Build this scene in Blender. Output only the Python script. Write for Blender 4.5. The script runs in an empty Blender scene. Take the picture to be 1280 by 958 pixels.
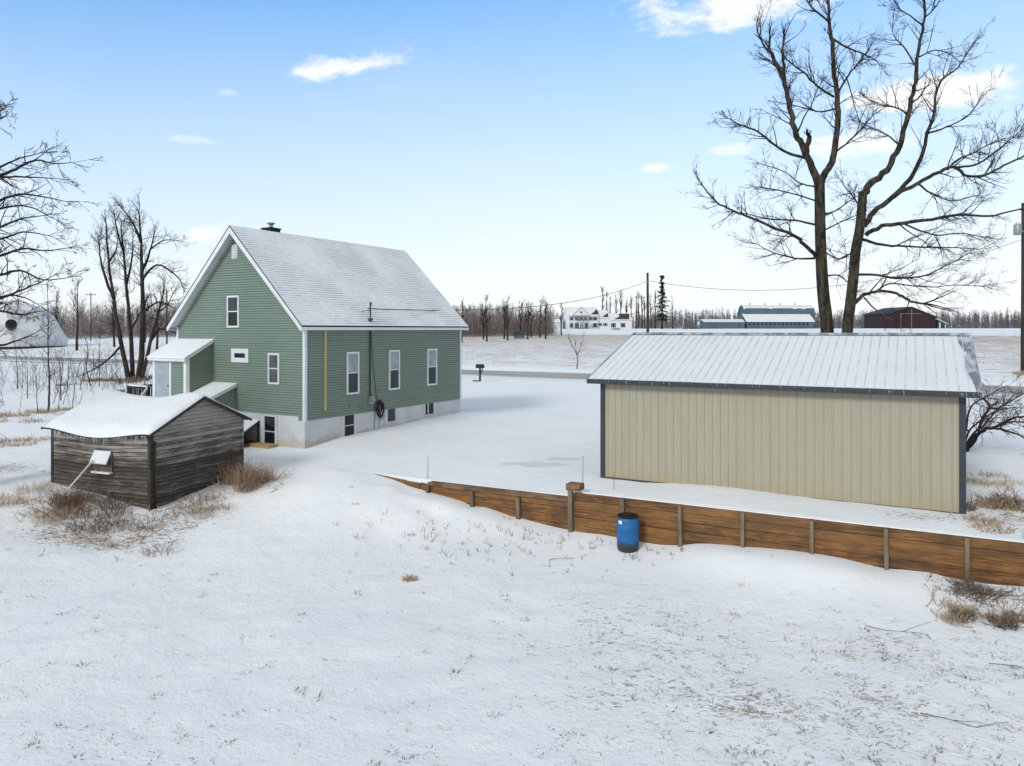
import bpy, math, random
import numpy as np
from mathutils import Vector, Matrix, noise as mnoise

random.seed(7)
S = bpy.context.scene
COL = S.collection
R = math.radians
EYE = 4.6                      # camera height above the driveway
FPX, HX, HY = 920.0, 640.0, 412.4


def at(px, py, d):
    return Vector(((px - HX) / FPX * d, d, EYE + (HY - py) / FPX * d))


# ------------------------------------------------------------------ mesh builder
class MB:
    def __init__(s):
        s.v, s.f, s.m, s.sm = [], [], [], []

    def quad(s, *p, m=0, smooth=False):
        i = len(s.v)
        s.v += [tuple(q) for q in p]
        s.f.append(tuple(range(i, i + len(p))))
        s.m.append(m)
        s.sm.append(smooth)

    def box(s, x0, x1, y0, y1, z0, z1, m=0):
        i = len(s.v)
        s.v += [(x, y, z) for z in (z0, z1) for y in (y0, y1) for x in (x0, x1)]
        for f in ((0, 2, 3, 1), (4, 5, 7, 6), (0, 1, 5, 4), (2, 6, 7, 3), (0, 4, 6, 2), (1, 3, 7, 5)):
            s.f.append(tuple(i + k for k in f))
            s.m.append(m)
            s.sm.append(False)

    def bar(s, a, b, w, h, up=(0, 0, 1), m=0):
        a, b = Vector(a), Vector(b)
        t = (b - a).normalized()
        sd = t.cross(Vector(up))
        if sd.length < 1e-4:
            sd = t.cross(Vector((1, 0, 0)))
        sd.normalize()
        u = sd.cross(t)
        i = len(s.v)
        for p in (a, b):
            for q in ((-1, -1), (1, -1), (1, 1), (-1, 1)):
                s.v.append(tuple(p + sd * q[0] * w / 2 + u * q[1] * h / 2))
        for f in ((0, 1, 2, 3), (7, 6, 5, 4), (0, 4, 5, 1), (1, 5, 6, 2), (2, 6, 7, 3), (3, 7, 4, 0)):
            s.f.append(tuple(i + k for k in f))
            s.m.append(m)
            s.sm.append(False)

    def tube(s, pts, rad, n=6, m=0, cap=True, smooth=True):
        pts = [Vector(p) for p in pts]
        if not hasattr(rad, '__len__'):
            rad = [rad] * len(pts)
        t0 = (pts[1] - pts[0]).normalized()
        ref = Vector((0, 0, 1)) if abs(t0.z) < .9 else Vector((1, 0, 0))
        u = t0.cross(ref).normalized()
        base = len(s.v)
        L = len(pts)
        for k in range(L):
            t = pts[min(k + 1, L - 1)] - pts[max(k - 1, 0)]
            if t.length < 1e-9:
                t = t0
            t = t.normalized()
            u = u - t * u.dot(t)
            if u.length < 1e-5:
                u = t.cross(Vector((.3, .5, .8)))
            u.normalize()
            w = t.cross(u)
            r = rad[k]
            p = pts[k]
            for j in range(n):
                a = 2 * math.pi * j / n
                c_, s_ = math.cos(a) * r, math.sin(a) * r
                s.v.append((p.x + u.x * c_ + w.x * s_, p.y + u.y * c_ + w.y * s_, p.z + u.z * c_ + w.z * s_))
        for k in range(L - 1):
            for j in range(n):
                j2 = (j + 1) % n
                s.f.append((base + k * n + j, base + k * n + j2, base + (k + 1) * n + j2, base + (k + 1) * n + j))
                s.m.append(m)
                s.sm.append(smooth)
        if cap and n > 2:
            s.f.append(tuple(base + j for j in reversed(range(n))))
            s.f.append(tuple(base + (L - 1) * n + j for j in range(n)))
            s.m += [m, m]
            s.sm += [False, False]

    def lathe(s, prof, n=24, c=(0, 0), m=0, smooth=True, lump=None):
        base = len(s.v)
        for (r, z) in prof:
            for j in range(n):
                a = 2 * math.pi * j / n
                s.v.append((c[0] + r * math.cos(a), c[1] + r * math.sin(a), z))
        for k in range(len(prof) - 1):
            for j in range(n):
                j2 = (j + 1) % n
                s.f.append((base + k * n + j, base + k * n + j2, base + (k + 1) * n + j2, base + (k + 1) * n + j))
                s.m.append(m)
                s.sm.append(smooth)

    def prism(s, poly, d0, d1, axis='y', m=0):
        """poly in the two other axes, extruded along axis from d0 to d1"""
        def mk(p, d):
            if axis == 'y':
                return (p[0], d, p[1])
            if axis == 'x':
                return (d, p[0], p[1])
            return (p[0], p[1], d)
        i, n = len(s.v), len(poly)
        s.v += [mk(p, d0) for p in poly] + [mk(p, d1) for p in poly]
        s.f.append(tuple(i + k for k in range(n)))
        s.f.append(tuple(i + n + k for k in reversed(range(n))))
        for k in range(n):
            k2 = (k + 1) % n
            s.f.append((i + k, i + n + k, i + n + k2, i + k2))
        s.m += [m] * (n + 2)
        s.sm += [False] * (n + 2)

    def build(s, name, mats, parent=None, loc=None, rz=0, bevel=0, recalc=True):
        me = bpy.data.meshes.new(name)
        me.from_pydata(s.v, [], s.f)
        if not isinstance(mats, (list, tuple)):
            mats = [mats]
        for m in mats:
            me.materials.append(m)
        me.polygons.foreach_set('material_index', s.m)
        me.polygons.foreach_set('use_smooth', s.sm)
        me.update()
        if recalc and len(s.f) < 4000:
            import bmesh
            bm = bmesh.new()
            bm.from_mesh(me)
            bmesh.ops.recalc_face_normals(bm, faces=bm.faces)
            bm.to_mesh(me)
            bm.free()
        o = bpy.data.objects.new(name, me)
        COL.objects.link(o)
        if parent:
            o.parent = parent
        if loc is not None:
            o.location = loc
        o.rotation_euler.z = rz
        if bevel:
            b = o.modifiers.new('bevel', 'BEVEL')
            b.width = bevel
            b.segments = 2
            b.limit_method = 'ANGLE'
        return o


def tag(o, label, cat, group=None, kind=None):
    o['label'] = label
    o['category'] = cat
    if group:
        o['group'] = group
    if kind:
        o['kind'] = kind
    return o


def thing(name, label, cat, loc=(0, 0, 0), rz=0, group=None):
    o = bpy.data.objects.new(name, None)
    COL.objects.link(o)
    o.location = loc
    o.rotation_euler.z = rz
    o.empty_display_size = .3
    return tag(o, label, cat, group)


def dup(root, loc, rz=0, sc=1.0):
    r = root.copy()
    COL.objects.link(r)
    r.location = loc
    r.rotation_euler.z = rz
    r.scale = (sc, sc, sc) if not hasattr(sc, '__len__') else sc
    for ch in list(root.children):
        c = ch.copy()
        COL.objects.link(c)
        c.parent = r
        for g in list(ch.children):
            d = g.copy()
            COL.objects.link(d)
            d.parent = c
    return r


# ------------------------------------------------------------------ materials
class N:
    """little helper for node trees"""
    def __init__(s, tree):
        s.t = tree

    def n(s, typ, **kw):
        nd = s.t.nodes.new(typ)
        for k, v in kw.items():
            if k.startswith('i_'):
                nd.inputs[k[2:].replace('_', ' ')].default_value = v
            else:
                setattr(nd, k, v)
        return nd

    def link(s, a, b):
        s.t.links.new(a, b)

    def put(s, sock, v):
        if hasattr(v, 'is_output'):
            s.link(v, sock)
        else:
            sock.default_value = v

    def math(s, op, a, b=0.0, c=None, clamp=False):
        nd = s.n('ShaderNodeMath', operation=op, use_clamp=clamp)
        s.put(nd.inputs[0], a)
        s.put(nd.inputs[1], b)
        if c is not None:
            s.put(nd.inputs[2], c)
        return nd.outputs[0]

    def mix(s, f, a, b, blend='MIX'):
        nd = s.n('ShaderNodeMix', data_type='RGBA', blend_type=blend)
        s.put(nd.inputs[0], f)
        for sock, v in ((nd.inputs[6], a), (nd.inputs[7], b)):
            if isinstance(v, (tuple, list)):
                v = tuple(v) + (1,) if len(v) == 3 else tuple(v)
            s.put(sock, v)
        return nd.outputs[2]

    def noise(s, vec, scale, detail=4, rough=.55, dist=0.0):
        nd = s.n('ShaderNodeTexNoise')
        if vec is not None:
            s.link(vec, nd.inputs['Vector'])
        nd.inputs['Scale'].default_value = scale
        nd.inputs['Detail'].default_value = detail
        nd.inputs['Roughness'].default_value = rough
        nd.inputs['Distortion'].default_value = dist
        return nd.outputs['Fac']

    def stretch(s, vec, sc, rot=(0, 0, 0)):
        nd = s.n('ShaderNodeMapping')
        s.link(vec, nd.inputs['Vector'])
        nd.inputs['Scale'].default_value = sc
        nd.inputs['Rotation'].default_value = rot
        return nd.outputs[0]

    def step(s, v, a, b, lo=0.0, hi=1.0):
        nd = s.n('ShaderNodeMapRange', interpolation_type='SMOOTHSTEP')
        s.put(nd.inputs['Value'], v)
        nd.inputs['From Min'].default_value = a
        nd.inputs['From Max'].default_value = b
        nd.inputs['To Min'].default_value = lo
        nd.inputs['To Max'].default_value = hi
        return nd.outputs[0]

    def bump(s, h, strength, dist, normal=None):
        nd = s.n('ShaderNodeBump')
        nd.inputs['Strength'].default_value = strength
        nd.inputs['Distance'].default_value = dist
        s.link(h, nd.inputs['Height'])
        if normal is not None:
            s.link(normal, nd.inputs['Normal'])
        return nd.outputs[0]


def new_mat(name, rough=.8, spec=.3, metal=0.0):
    m = bpy.data.materials.new(name)
    m.use_nodes = True
    k = N(m.node_tree)
    b = m.node_tree.nodes['Principled BSDF']
    b.inputs['Roughness'].default_value = rough
    b.inputs['Specular IOR Level'].default_value = spec
    b.inputs['Metallic'].default_value = metal
    return m, k, b


def coord(k, which='Object'):
    return k.n('ShaderNodeTexCoord').outputs[which]


def plain(name, c1, c2=None, scale=3.0, st=(1, 1, 1), rough=.7, spec=.3, bump=0.0, bd=.01, metal=0.0, detail=5, lo=.35, hi=.65):
    m, k, b = new_mat(name, rough, spec, metal)
    if c2 is None:
        c2 = tuple(x * .8 for x in c1)
    v = k.stretch(coord(k), st)
    f = k.noise(v, scale, detail, .6)
    k.link(k.mix(k.step(f, lo, hi), c1, c2), b.inputs['Base Color'])
    if bump:
        k.link(k.bump(f, bump, bd), b.inputs['Normal'])
    return m


SNOW = (.81, .84, .865)


def snow_nodes(k, v):
    """colour and normal for a plain snow surface"""
    big = k.noise(v, .35, 4, .55)
    fine = k.noise(v, 4.2, 6, .68)
    vfine = k.noise(v, 13.0, 4, .65)
    c = k.mix(k.step(big, .3, .7), SNOW, (.765, .81, .845))
    c = k.mix(k.step(fine, .35, .7, 0, .35), c, (.70, .745, .785))
    nrm = k.bump(big, .4, .3)
    nrm = k.bump(fine, .55, .07, nrm)
    nrm = k.bump(vfine, .6, .03, nrm)
    return c, nrm


def make_snow(name='snow'):
    m, k, b = new_mat(name, .85, .25)
    c, nrm = snow_nodes(k, coord(k))
    k.link(c, b.inputs['Base Color'])
    k.link(nrm, b.inputs['Normal'])
    return m


def make_ground():
    m, k, b = new_mat('snowy_ground', .88, .2)
    v = coord(k)
    c, nrm = snow_nodes(k, v)
    at_ = k.n('ShaderNodeAttribute', attribute_name='surf')
    sep = k.n('ShaderNodeSeparateColor')
    k.link(at_.outputs['Color'], sep.inputs[0])
    rough_ = at_.outputs['Alpha']
    grass, ice, field = sep.outputs[0], sep.outputs[1], sep.outputs[2]
    # wind-scoured texture: faint streaks
    sv = k.stretch(v, (1.0, 1.9, 1), (0, 0, R(38)))
    st = k.noise(sv, 1.6, 6, .62, .4)
    c = k.mix(k.math('MULTIPLY', k.step(st, .45, .75, 0, .5), rough_), c, (.70, .745, .785))
    # little specks of grass coming through the thin snow
    n1 = k.noise(sv, 6.5, 5, .70, .4)
    n2 = k.noise(v, .55, 3, .5)
    n3 = k.noise(v, 22.0, 3, .6)
    thr = k.math('ADD', n1, k.math('MULTIPLY', k.math('SUBTRACT', n2, .5), .35))
    thr = k.math('ADD', thr, k.math('MULTIPLY', k.math('SUBTRACT', n3, .5), .22))
    dens = k.math('MULTIPLY', grass, .36)
    msk = k.step(k.math('ADD', thr, dens), .735, .87)
    gcol = k.mix(k.step(k.noise(v, 3.1, 3, .6), .4, .62), (.33, .235, .15), (.13, .11, .10))
    c = k.mix(k.math('MULTIPLY', msk, .8), c, gcol)
    # stubble of the field over the road
    fv = k.stretch(v, (.55, 1.0, 1), (0, 0, R(28)))
    f1 = k.noise(fv, .55, 6, .68, .5)
    f2 = k.noise(v, 2.6, 5, .7)
    fm = k.math('ADD', k.math('MULTIPLY', f1, .62), k.math('MULTIPLY', f2, .42))
    fm = k.step(k.math('ADD', fm, k.math('MULTIPLY', field, .30)), .60, .90)
    fcol = k.mix(k.step(k.noise(v, .25, 3, .5), .35, .65), (.46, .37, .29), (.36, .31, .28))
    c = k.mix(k.math('MULTIPLY', fm, k.step(field, .02, .2)), c, fcol)
    # grey ice where the drive has thawed and frozen again
    im = k.step(k.math('ADD', ice, k.math('MULTIPLY', k.math('SUBTRACT', st, .5), .9)), .42, .7)
    c = k.mix(k.math('MULTIPLY', im, .6), c, (.48, .53, .57))
    k.link(k.math('SUBTRACT', .88, k.math('MULTIPLY', im, .45)), b.inputs['Roughness'])
    k.link(c, b.inputs['Base Color'])
    nrm = k.bump(k.math('MULTIPLY', k.math('ADD', n1, n3), k.math('ADD', .12, grass)), .5, .05, nrm)
    for nd in list(k.t.nodes):
        if nd.bl_idname == 'ShaderNodeBump':
            k.link(k.math('MULTIPLY', rough_, nd.inputs['Strength'].default_value), nd.inputs['Strength'])
    k.link(nrm, b.inputs['Normal'])
    return m


def make_siding():
    m, k, b = new_mat('green_siding', .55, .3)
    v = coord(k)
    f = k.noise(k.stretch(v, (.6, .6, 3)), 2.2, 4, .6)
    g = k.noise(v, .5, 3, .5)
    c = k.mix(k.step(f, .3, .7), (.190, .252, .206), (.212, .276, .228))
    c = k.mix(k.step(g, .35, .7, 0, .5), c, (.172, .232, .190))
    k.link(c, b.inputs['Base Color'])
    return m


def make_shingle():
    """thin snow on shingles: the butt edges show as broken grey lines"""
    m, k, b = new_mat('snowed_shingles', .9, .15)
    uv = coord(k, 'UV')
    sep = k.n('ShaderNodeSeparateXYZ')
    k.link(uv, sep.inputs[0])
    row = k.math('FRACT', k.math('DIVIDE', sep.outputs[1], .143))
    edge = k.step(row, .64, .90)
    n1 = k.noise(k.stretch(uv, (1.3, 5, 1)), 2.4, 5, .7)
    n2 = k.noise(uv, .35, 3, .5)
    n3 = k.noise(k.stretch(uv, (1, 2.2, 1)), 9, 4, .7)
    amt = k.math('MULTIPLY', edge, k.step(k.math('ADD', n1, k.math('MULTIPLY', k.math('SUBTRACT', n2, .5), .9)), .30, .66))
    c = k.mix(k.step(n2, .3, .7), (.76, .80, .84), (.69, .735, .78))
    c = k.mix(k.math('MULTIPLY', amt, .95), c, (.22, .25, .275))
    c = k.mix(k.step(n3, .64, .78, 0, .5), c, (.38, .42, .46))
    k.link(c, b.inputs['Base Color'])
    k.link(k.bump(k.math('SUBTRACT', 1.0, edge), .4, .012), b.inputs['Normal'])
    return m


def make_weathered():
    m, k, b = new_mat('weathered_boards', .85, .2)
    v = coord(k)
    sep = k.n('ShaderNodeSeparateXYZ')
    k.link(v, sep.inputs[0])
    board = k.math('FLOOR', k.math('DIVIDE', k.math('ADD', sep.outputs[2], .3), .115))
    wn = k.n('ShaderNodeTexWhiteNoise', noise_dimensions='1D')
    k.link(board, wn.inputs['W'])
    off = k.n('ShaderNodeCombineXYZ')
    k.link(k.math('MULTIPLY', wn.outputs['Value'], 40), off.inputs[0])
    vv = k.n('ShaderNodeVectorMath', operation='ADD')
    k.link(k.stretch(v, (.7, .7, 9)), vv.inputs[0])
    k.link(off.outputs[0], vv.inputs[1])
    grain = k.noise(vv.outputs[0], 2.6, 8, .74, .5)
    fine = k.noise(k.stretch(v, (1, 1, 14)), 7, 5, .7)
    pale, dark = (.33, .305, .275), (.060, .052, .046)
    # paint and grey fibre survive under the eaves, black mould below
    h = k.math('ADD', sep.outputs[2], k.math('MULTIPLY', k.math('SUBTRACT', k.noise(k.stretch(v, (.6, .6, 1.6)), 1.3, 4, .6), .5), 1.6))
    hh = k.step(h, .9, 2.6)
    f = k.math('ADD', k.math('MULTIPLY', grain, .95), k.math('MULTIPLY', k.math('SUBTRACT', wn.outputs['Value'], .5), .20))
    f = k.math('ADD', f, k.math('MULTIPLY', k.math('SUBTRACT', hh, .42), .34))
    c = k.mix(k.step(f, .31, .66), dark, pale)
    c = k.mix(k.step(fine, .52, .72, 0, .45), c, (.07, .062, .055))
    k.link(c, b.inputs['Base Color'])
    k.link(k.bump(grain, .5, .01), b.inputs['Normal'])
    return m


def make_stained():
    """brown stained planks of the retaining wall"""
    m, k, b = new_mat('brown_planks', .6, .3)
    v = coord(k)
    sep = k.n('ShaderNodeSeparateXYZ')
    k.link(v, sep.inputs[0])
    wn = k.n('ShaderNodeTexWhiteNoise', noise_dimensions='2D')
    cm = k.n('ShaderNodeCombineXYZ')
    k.link(k.math('FLOOR', k.math('DIVIDE', k.math('ADD', sep.outputs[2], 4.0), .235)), cm.inputs[0])
    k.link(k.math('FLOOR', k.math('DIVIDE', k.math('ADD', sep.outputs[0], .25), 3.2)), cm.inputs[1])
    k.link(cm.outputs[0], wn.inputs['Vector'])
    off = k.n('ShaderNodeCombineXYZ')
    k.link(k.math('MULTIPLY', wn.outputs['Value'], 30), off.inputs[1])
    vv = k.n('ShaderNodeVectorMath', operation='ADD')
    k.link(k.stretch(v, (.55, 1, 7)), vv.inputs[0])
    k.link(off.outputs[0], vv.inputs[1])
    g = k.noise(vv.outputs[0], 2.8, 8, .72, .8)
    big = k.noise(k.stretch(v, (1, 1, 2)), 1.1, 4, .6)
    c = k.mix(k.step(g, .32, .68), (.050, .024, .012), (.30, .138, .042))
    c = k.mix(k.step(big, .42, .66, 0, .8), c, (.050, .030, .019))
    c = k.mix(k.math('MULTIPLY', k.math('SUBTRACT', wn.outputs['Value'], .2), .35), c, (.34, .17, .06))
    k.link(c, b.inputs['Base Color'])
    k.link(k.bump(g, .4, .01), b.inputs['Normal'])
    return m


def make_bark(name, c1, c2, frost=.35, scale=6):
    m, k, b = new_mat(name, .9, .15)
    v = coord(k)
    g = k.noise(k.stretch(v, (1, 1, .25)), scale, 6, .7, .4)
    c = k.mix(k.step(g, .35, .65), c1, c2)
    if frost:
        gm = k.n('ShaderNodeNewGeometry')
        sep = k.n('ShaderNodeSeparateXYZ')
        k.link(gm.outputs['Normal'], sep.inputs[0])
        up = k.step(k.math('ADD', sep.outputs[2], k.math('MULTIPLY', k.noise(v, 1.7, 4, .6), .8)), 1.05, 1.4)
        c = k.mix(k.math('MULTIPLY', up, frost), c, SNOW)
    k.link(c, b.inputs['Base Color'])
    k.link(k.bump(g, .8, .03), b.inputs['Normal'])
    return m


def make_tan_metal():
    m, k, b = new_mat('tan_sheet_metal', .45, .4)
    v = coord(k)
    sep = k.n('ShaderNodeSeparateXYZ')
    k.link(v, sep.inputs[0])
    f = k.noise(k.stretch(v, (3, 1, .4)), 1.5, 4, .6)
    c = k.mix(k.step(f, .3, .7), (.37, .345, .26), (.345, .32, .242))
    # splashed earth along the foot, a stain with its own ragged edge
    h = k.math('ADD', sep.outputs[2], k.math('MULTIPLY', k.math('SUBTRACT', k.noise(k.stretch(v, (1, 1, .3)), 1.2, 5, .6), .5), .9))
    c = k.mix(k.step(h, .55, .0, 0, .7), c, (.37, .31, .20))
    k.link(c, b.inputs['Base Color'])
    return m


def make_foundation():
    m, k, b = new_mat('white_rendered_foundation', .8, .2)
    v = coord(k)
    f = k.noise(v, 1.3, 6, .65)
    g = k.noise(k.stretch(v, (1, 1, .3)), 3, 5, .7)
    sep = k.n('ShaderNodeSeparateXYZ')
    k.link(v, sep.inputs[0])
    c = k.mix(k.step(f, .35, .7), (.60, .625, .65), (.50, .52, .545))
    h = k.math('ADD', sep.outputs[2], k.math('MULTIPLY', k.math('SUBTRACT', g, .5), .8))
    c = k.mix(k.step(h, .45, .12, 0, .6), c, (.42, .33, .22))
    c = k.mix(k.step(g, .66, .76, 0, .35), c, (.3, .29, .28))
    k.link(c, b.inputs['Base Color'])
    k.link(k.bump(f, .3, .02), b.inputs['Normal'])
    return m


def make_garage_snow():
    m, k, b = new_mat('roof_snow', .8, .25)
    v = coord(k)
    big = k.noise(v, .4, 4, .5)
    fine = k.noise(v, 4, 5, .6)
    c = k.mix(k.step(big, .3, .7), (.69, .72, .75), (.655, .69, .725))
    c = k.mix(k.step(fine, .45, .75, 0, .3), c, (.60, .645, .69))
    k.link(c, b.inputs['Base Color'])
    k.link(k.bump(fine, .25, .03), b.inputs['Normal'])
    return m


def make_barrel():
    m, k, b = new_mat('blue_plastic', .5, .35)
    v = coord(k)
    sep = k.n('ShaderNodeSeparateXYZ')
    k.link(v, sep.inputs[0])
    h = k.math('ADD', sep.outputs[2], k.math('MULTIPLY', k.math('SUBTRACT', k.noise(v, 5, 5, .65), .5), .22))
    c = k.mix(k.step(k.noise(v, 3, 4, .6), .4, .7), (.010, .115, .31), (.020, .145, .37))
    c = k.mix(k.step(h, .34, .14), c, (.035, .038, .045))
    k.link(c, b.inputs['Base Color'])
    return m


def make_glass(name, c, rough=.08):
    m, k, b = new_mat(name, rough, .28)
    f = k.noise(coord(k), 2.5, 3, .5)
    k.link(k.mix(k.step(f, .3, .7), c, tuple(x * .7 for x in c)), b.inputs['Base Color'])
    return m


def make_road():
    m, k, b = new_mat('salted_asphalt', .75, .25)
    v = coord(k)
    f = k.noise(k.stretch(v, (.12, 1, 1)), .55, 5, .6)
    g = k.noise(v, 3, 5, .7)
    c = k.mix(k.step(f, .40, .62), (.27, .262, .25), (.42, .405, .385))
    c = k.mix(k.step(g, .5, .8, 0, .6), c, (.52, .53, .54))
    sep = k.n('ShaderNodeSeparateXYZ')
    k.link(v, sep.inputs[0])
    ed = k.math('ABSOLUTE', sep.outputs[1])
    em = k.step(k.math('ADD', ed, k.math('MULTIPLY', k.math('SUBTRACT', f, .5), 2.2)), 3.6, 5.4)
    tr = k.math('MULTIPLY', em, k.step(ed, 4.75, 4.2))
    c = k.mix(em, c, (.72, .75, .78))
    k.link(c, b.inputs['Base Color'])
    return m


M = {}
M['ground'] = make_ground()
M['snow'] = make_snow()
M['siding'] = make_siding()
M['shingle'] = make_shingle()
M['white'] = plain('white_trim_paint', (.74, .76, .78), (.66, .68, .70), 2, rough=.5)
M['offwhite'] = plain('offwhite_paint', (.62, .63, .63), (.52, .53, .53), 2, rough=.5)
M['foundation'] = make_foundation()
M['wood_old'] = make_weathered()
M['wood_dark'] = plain('black_wet_wood', (.05, .046, .042), (.022, .02, .02), 5, (1, 1, .3), .8, bump=.4)
M['planks'] = make_stained()
M['post'] = plain('greyed_post_wood', (.205, .165, .115), (.10, .078, .055), 6, (1, 1, .2), .8, bump=.4)
M['cap'] = plain('weathered_cap_rail', (.22, .135, .075), (.10, .06, .035), 4, (.4, 1, 1), .75, bump=.3)
M['tan'] = make_tan_metal()
M['charcoal'] = plain('charcoal_metal', (.030, .034, .042), (.042, .046, .055), 3, rough=.45, spec=.4)
M['frost_metal'] = plain('frosted_charcoal_metal', (.16, .185, .215), (.50, .55, .60), 3.5, (1, .35, 1), .5, lo=.40, hi=.68)
M['gsnow'] = make_garage_snow()
M['frost_rib'] = plain('snow_dusted_rib', (.40, .44, .48), (.66, .70, .74), 2.5, (1, .6, 1), .6, lo=.35, hi=.62)
M['blue'] = make_barrel()
M['black'] = plain('black_matt', (.012, .012, .014), (.022, .022, .022), 6, rough=.7)
M['soot'] = plain('sooty_interior', (.010, .009, .009), (.02, .017, .015), 6, rough=.9)
M['glass_dark'] = make_glass('dark_window_glass', (.012, .016, .022))
M['glass_lower'] = make_glass('blue_grey_window_glass', (.04, .055, .07), .12)  # dark blue-grey pane colour
M['glass_blind'] = make_glass('glass_over_white_blind', (.36, .42, .46), .25)
M['glass_grey'] = make_glass('glass_over_grey_curtain', (.10, .115, .12), .2)
M['grey_metal'] = plain('galvanised_metal', (.33, .36, .38), (.25, .27, .29), 8, rough=.45, metal=.3)
M['yellow'] = plain('yellowed_pipe', (.55, .45, .21), (.48, .38, .16), 3, rough=.5)
M['greenpipe'] = plain('painted_green_pipe', (.04, .06, .055), (.055, .075, .07), 4, rough=.5)
M['brick_dark'] = plain('dark_sooty_brick', (.018, .014, .014), (.035, .022, .02), 9, rough=.9, bump=.3)
M['bark'] = make_bark('maple_bark', (.082, .068, .052), (.014, .012, .011), .40)
M['twig'] = make_bark('twig_bark', (.034, .029, .026), (.016, .014, .014), .10, 3)
M['bark_far'] = make_bark('grey_bark', (.058, .047, .040), (.022, .019, .017), .15, 3)
M['sapling'] = make_bark('brown_sapling_bark', (.082, .062, .050), (.040, .031, .027), .12, 4)
M['brushwood'] = plain('hazed_brown_brushwood', (.255, .215, .20), (.165, .145, .14), .12, rough=.95, detail=3)  # brown brush, lightened in its colour to stand for distance haze
M['farwood'] = plain('haze_tinted_woodland', (.165, .165, .182), (.105, .105, .115), .06, rough=.95, detail=3)  # blue-grey of distant air painted into the wood colour
M['needle'] = plain('spruce_needles', (.035, .055, .03), (.018, .03, .018), 1.5, rough=.9)
M['straw'] = plain('straw_grass', (.50, .39, .26), (.36, .26, .165), 1.7, rough=.9)
M['rust_grass'] = plain('russet_weeds', (.31, .205, .145), (.20, .13, .10), 1.7, rough=.9)
M['dead_weed'] = plain('dead_weed_stalks', (.20, .155, .13), (.10, .08, .07), 2, rough=.9)
M['road'] = make_road()
M['ice'] = plain('icicle_ice', (.62, .68, .73), (.52, .58, .64), 6, rough=.12, spec=.6)
M['blue_barn'] = plain('slate_blue_boards', (.085, .135, .175), (.065, .105, .14), .4, (1, 1, .2), .7)
M['teal_barn'] = plain('teal_blue_boards', (.075, .155, .18), (.06, .125, .15), .4, (1, 1, .2), .7)
M['maroon'] = plain('maroon_boards', (.042, .018, .022), (.030, .014, .018), .5, (1, 1, .2), .75)
M['dark_roof'] = plain('dark_roof_shingle', (.05, .055, .065), (.035, .04, .05), .5, rough=.85)
M['far_white'] = plain('white_clapboard', (.70, .745, .77), (.64, .685, .72), .5, rough=.6)
M['far_blue'] = plain('pale_blue_metal', (.42, .54, .58), (.36, .47, .52), .4, rough=.6)
M['dome_a'] = plain('white_dome_panel', (.70, .725, .745), (.62, .65, .68), .3, rough=.6)
M['dome_b'] = plain('greyed_dome_panel', (.40, .42, .445), (.52, .54, .56), .3, rough=.6)
M['dome_c'] = plain('pale_blue_dome_panel', (.46, .57, .63), (.55, .63, .68), .3, rough=.6)
M['teal'] = plain('teal_plastic', (.02, .22, .25), (.025, .26, .29), 3, rough=.4)
M['pole'] = plain('creosoted_pole', (.075, .05, .04), (.035, .024, .02), 3, (1, 1, .15), .85)
M['cable'] = plain('black_cable', (.02, .02, .022), rough=.6)
M['tan_wood'] = plain('new_tan_lumber', (.47, .35, .19), (.40, .28, .14), 4, rough=.7)
M['red_wood'] = plain('dark_red_boards', (.12, .018, .022), (.06, .012, .015), 3, rough=.7)
M['brown_panel'] = plain('brown_hatch_board', (.14, .095, .085), (.10, .07, .06), 4, rough=.8)
M['red'] = plain('red_marker', (.35, .05, .04), rough=.6)
M['door'] = plain('grey_storm_door', (.36, .40, .44), (.30, .34, .38), 3, rough=.4)
M['soffit'] = plain('white_soffit', (.66, .69, .72), (.58, .62, .65), 2, rough=.55)

# ------------------------------------------------------------------ frames of the place
WU, WN = Vector((.8821, -.4711, 0)), Vector((.4711, .8821, 0))       # along / across the retaining wall
WO = Vector((1.8527, 20.7859, 0))
WB = WO.dot(WN)
WA = WO.dot(WU)
HOUSE_O, HOUSE_R = Vector((-8.05, 28.6, 0)), R(59.45)
GAR_O, GAR_R = Vector((2.783, 22.863, 0)), R(-28.68)
SHED_O, SHED_R = Vector((-10.465, 21.30, -.60)), R(68.09)


def loc2w(o, r, x, y):
    return (o.x + x * math.cos(r) - y * math.sin(r), o.y + x * math.sin(r) + y * math.cos(r))


def hw(x, y):
    return loc2w(HOUSE_O, HOUSE_R, x, y)


def gw(x, y):
    return loc2w(GAR_O, GAR_R, x, y)


def sw(x, y):
    return loc2w(SHED_O, SHED_R, x, y)


def ww(u, v):
    p = WO + WU * u - WN * v          # v > 0 is the camera side
    return (p.x, p.y)


# ------------------------------------------------------------------ terrain
class TPS:
    def __init__(s, pts):
        P = np.array(pts, float)
        s.xy = P[:, :2]
        n = len(P)
        d = np.linalg.norm(s.xy[:, None] - s.xy[None], axis=2)
        A = np.zeros((n + 3, n + 3))
        A[:n, :n] = s.k(d) + np.eye(n) * .02
        A[:n, n] = 1
        A[:n, n + 1:] = s.xy
        A[n:, :n] = A[:n, n:].T
        s.c = np.linalg.solve(A, np.concatenate([P[:, 2], [0, 0, 0]]))

    @staticmethod
    def k(d):
        return d                       # biharmonic in 3-D: no wild overshoot

    def __call__(s, x, y):
        q = np.stack([x, y], -1)
        out = np.empty(len(x))
        for i in range(0, len(x), 20000):
            d = np.linalg.norm(q[i:i + 20000, None] - s.xy[None], axis=2)
            out[i:i + 20000] = s.k(d) @ s.c[:-3] + s.c[-3] + q[i:i + 20000] @ s.c[-2:]
        return out


def c3(xy, z):
    return (xy[0], xy[1], z)


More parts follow.
